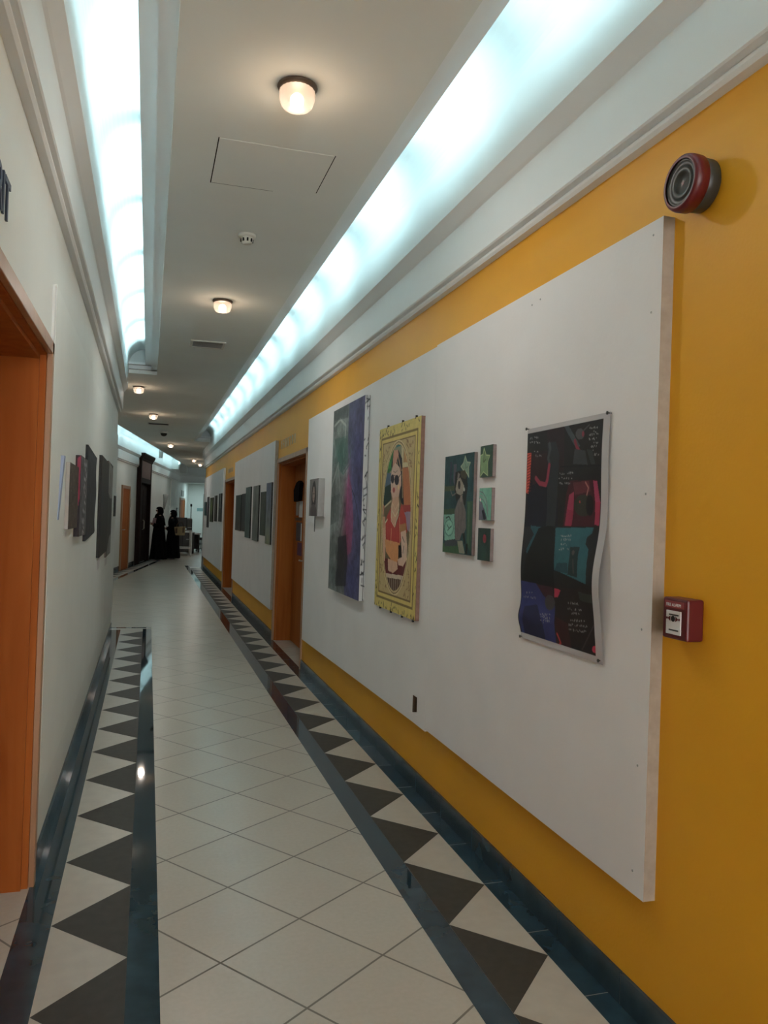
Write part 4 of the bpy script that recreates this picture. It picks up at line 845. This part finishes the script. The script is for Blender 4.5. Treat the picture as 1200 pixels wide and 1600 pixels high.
# ------------------------------------------------------------------ the two women
def person(x, y, rz, H, label, bag_arm=False, glasses=False):
    s = H/1.60; t = thing('person', label, 'person', (x, y, 0), rz)
    # body faces local +x ; left is +y
    V_ = []; Ed = []; Rr = []
    def v(p, r_, par=None):
        V_.append(tuple(c*s for c in p)); Rr.append((r_*s, r_*s)); i = len(V_)-1
        if par is not None: Ed.append((par, i))
        return i
    pel = v((0, 0, .90), .13); wa = v((0, 0, 1.05), .11, pel); ch = v((.01, 0, 1.22), .125, wa); sh = v((0, 0, 1.31), .10, ch); nk = v((.005, 0, 1.38), .048, sh)
    h1 = v((.02, 0, 1.43), .062, nk); h2 = v((.025, 0, 1.49), .076, h1); h3 = v((.018, 0, 1.545), .062, h2); v((.105, 0, 1.475), .012, h2); v((.088, 0, 1.425), .022, h1)
    for sd in (-1, 1):
        hp = v((0, .09*sd, .84), .09, pel); kn = v((.02, .10*sd, .47), .058, hp); an = v((0, .10*sd, .09), .038, kn); hl = v((-.01, .10*sd, .045), .038, an); v((.14, .11*sd, .03), .03, hl)
        s1 = v((0, .15*sd, 1.30), .055, sh)
        if bag_arm and sd > 0: el = v((-.03, .23, 1.06), .04, s1); wr_ = v((.14, .20, .98), .028, el)
        else: el = v((-.02, .22*sd, 1.05), .04, s1); wr_ = v((.17, .10*sd, 1.07 if not bag_arm else 1.0), .028, el)
        wx, wy, wz = [c/s for c in V_[wr_]]
        pa = v((wx+.05, wy-.03*sd, wz+.01), .026, wr_)
        for k, (dy, L) in enumerate(((-.027, .06), (-.009, .072), (.009, .068), (.027, .054))):
            a1 = v((wx+.09, wy-.045*sd+dy, wz+.015), .0095, pa); a2 = v((wx+.09+L*.55, wy-.052*sd+dy, wz+.008), .0085, a1); v((wx+.09+L*.85, wy-.06*sd+dy, wz-.012), .0075, a2)
        th = v((wx+.055, wy-.02*sd, wz+.045), .011, pa); v((wx+.09, wy-.03*sd, wz+.06), .009, th)
    me = bpy.data.meshes.new('body'); me.from_pydata(V_, Ed, []); ob = bpy.data.objects.new('body', me); COL.objects.link(ob); ob.parent = t
    sk = ob.modifiers.new('skin', 'SKIN'); 
    for i, r_ in enumerate(Rr): me.skin_vertices[0].data[i].radius = r_
    me.skin_vertices[0].data[0].use_root = True; sk.use_smooth_shade = True
    sb = ob.modifiers.new('sub', 'SUBSURF'); sb.levels = 2; sb.render_levels = 2; me.materials.append(MATS['skin'])
    # abaya: folded gown, sleeves along the arms
    m = MB(); R = []; n = 40
    for z, rx, ry, fo in ((1.365, .060, .075, 0), (1.335, .085, .15, 0), (1.29, .115, .195, 0), (1.20, .140, .195, .003), (1.08, .135, .175, .006), (.94, .15, .19, .010), (.75, .165, .205, .016), (.5, .18, .225, .022), (.25, .20, .25, .028), (.06, .215, .27, .034), (.035, .21, .265, .034)):
        R.append([((rx*1.1+fo*math.sin(7*2*PI*j/n+z*2))*math.cos(2*PI*j/n)*s, (ry*1.08+fo*math.sin(7*2*PI*j/n+z*2))*math.sin(2*PI*j/n)*s, z*s) for j in range(n)])
    m.rings(R, 0, False)
    for sd in (-1, 1):
        if bag_arm and sd > 0: P = [(0, .13, 1.29), (-.02, .19, 1.18), (-.03, .235, 1.06), (.05, .22, 1.01), (.13, .203, .98)]
        else: P = [(0, .13*sd, 1.29), (-.012, .19*sd, 1.18), (-.02, .225*sd, 1.05), (.07, .17*sd, 1.055 if not bag_arm else 1.02), (.15, .115*sd, 1.067 if not bag_arm else 1.0)]
        m.tube([tuple(c*s for c in p) for p in P], [.085*s, .08*s, .075*s, .07*s, .065*s], 14)
    m.build('abaya', 'fabric_black', t, True)
    # headscarf: wraps the head leaving the face open, falls over shoulders
    m = MB(); R = []; n = 36
    for z, rx, ry, cx, op in ((1.612, .02, .02, .005, 0), (1.60, .06, .055, .005, 0), (1.575, .095, .085, .005, 0), (1.54, .112, .096, .003, .35), (1.49, .118, .100, 0, .62), (1.44, .114, .098, -.005, .66), (1.405, .105, .095, 0, .45), (1.38, .105, .10, .01, 0), (1.33, .13, .15, .005, 0), (1.24, .155, .20, 0, 0), (1.12, .165, .205, -.01, 0), (1.05, .15, .20, -.04, 0)):
        ring = []
        for j in range(n):
            a_ = 2*PI*j/n; aa = math.atan2(math.sin(a_), math.cos(a_)); k_ = 1
            if op and abs(aa) < op*1.2: k_ = .80-.10*math.cos(aa/op/1.2*PI/2)   # the scarf tucks in under the cheek line
            ring.append(((cx+rx*k_*math.cos(a_))*s, ry*math.sin(a_)*s, z*s))
        R.append(ring)
    m.rings(R, 0, False)
    keep_f = []; keep_m = []
    for fidx, fc in enumerate(m.f):
        k = fidx//n; j = fidx % n; ang = abs(math.atan2(math.sin(2*PI*(j+.5)/n), math.cos(2*PI*(j+.5)/n)))
        if 3 <= k <= 5 and ang < 1.12: continue
        keep_f.append(fc); keep_m.append(0)
    m.f = keep_f; m.m = keep_m; sc = m.build('headscarf', 'fabric_scarf', t, True)
    so = sc.modifiers.new('solid', 'SOLIDIFY'); so.thickness = .006
    for sd in (-1, 1):
        m = MB(); R = []
        for x_, w__, h_ in ((-.06, .02, .02), (-.05, .036, .06), (0, .04, .075), (.08, .042, .055), (.15, .04, .04), (.18, .025, .02)):
            R.append([(x_*s, (.105*sd+w__*math.cos(2*PI*j/12))*s, max(.001, (h_*.5+h_*.5*math.sin(2*PI*j/12)))*s) for j in range(12)])
        m.rings(R).build('shoe', 'shoe_white', t, True)
    m = MB()
    for sd in (-1, 1): m.ball((.088*s, .027*sd*s, 1.492*s), .008*s, .013*s, .006*s, 10, 6)
    m.build('eyes', 'black_plastic', t, True)
    if glasses:
        m = MB()
        for sd in (-1, 1):
            m.ball((.103*s, .030*sd*s, 1.492*s), .006*s, .026*s, .020*s, 14, 8); m.tube([(.10*s, .055*sd*s, 1.495*s), (.02*s, .085*sd*s, 1.495*s)], .003*s, 6)
        m.tube([(.106*s, -.012*s, 1.496*s), (.106*s, .012*s, 1.496*s)], .003*s, 6); m.build('sunglasses', 'black_plastic', t, True)
    return t
person(.33, 25.35, PI*1.03, 1.62, 'woman in black abaya, headscarf and dark glasses, standing left with papers at her chest', glasses=True)
person(.76, 26.05, PI*.90, 1.54, 'woman in black abaya turned away, carrying a tan handbag on her arm', bag_arm=True)
m = MB().box(-.010, .010, -.10, .10, 0, .22); o = tag(m.build('folder', 'pink_paper', bevel=.003), 'pinkish folder held against the chest of the left woman', 'folder'); o.location = (.165, 25.24, 1.07); o.rotation_euler = (0, .15, .45)
t = thing('handbag', 'tan trapezoid handbag hanging from the right woman\'s arm', 'handbag', (.97, 25.86, .76), .1)
m = MB(); m.add([(-.14, -.05, 0), (.14, -.05, 0), (.14, .05, 0), (-.14, .05, 0), (-.18, -.035, .26), (.17, -.035, .28), (.17, .035, .28), (-.18, .035, .26)], [(0, 3, 2, 1), (4, 5, 6, 7), (0, 1, 5, 4), (1, 2, 6, 5), (2, 3, 7, 6), (3, 0, 4, 7)]); m.build('bag_body', 'tan_leather', t, bevel=.015)
for dy in (-.036, .036): MB().tube([(-.11, dy, .24), (-.10, dy, .34), (-.03, 0, .43), (.04, 0, .43), (.09, dy, .34), (.10, dy, .24)], .008, 8).build('strap', 'brown_leather', t, True)
MB().box(-.15, -.09, -.052, -.044, .06, .22).box(.07, .11, -.052, -.044, .08, .24).build('dark_trim', 'brown_leather', t, bevel=.002)
bpy.context.view_layer.update()
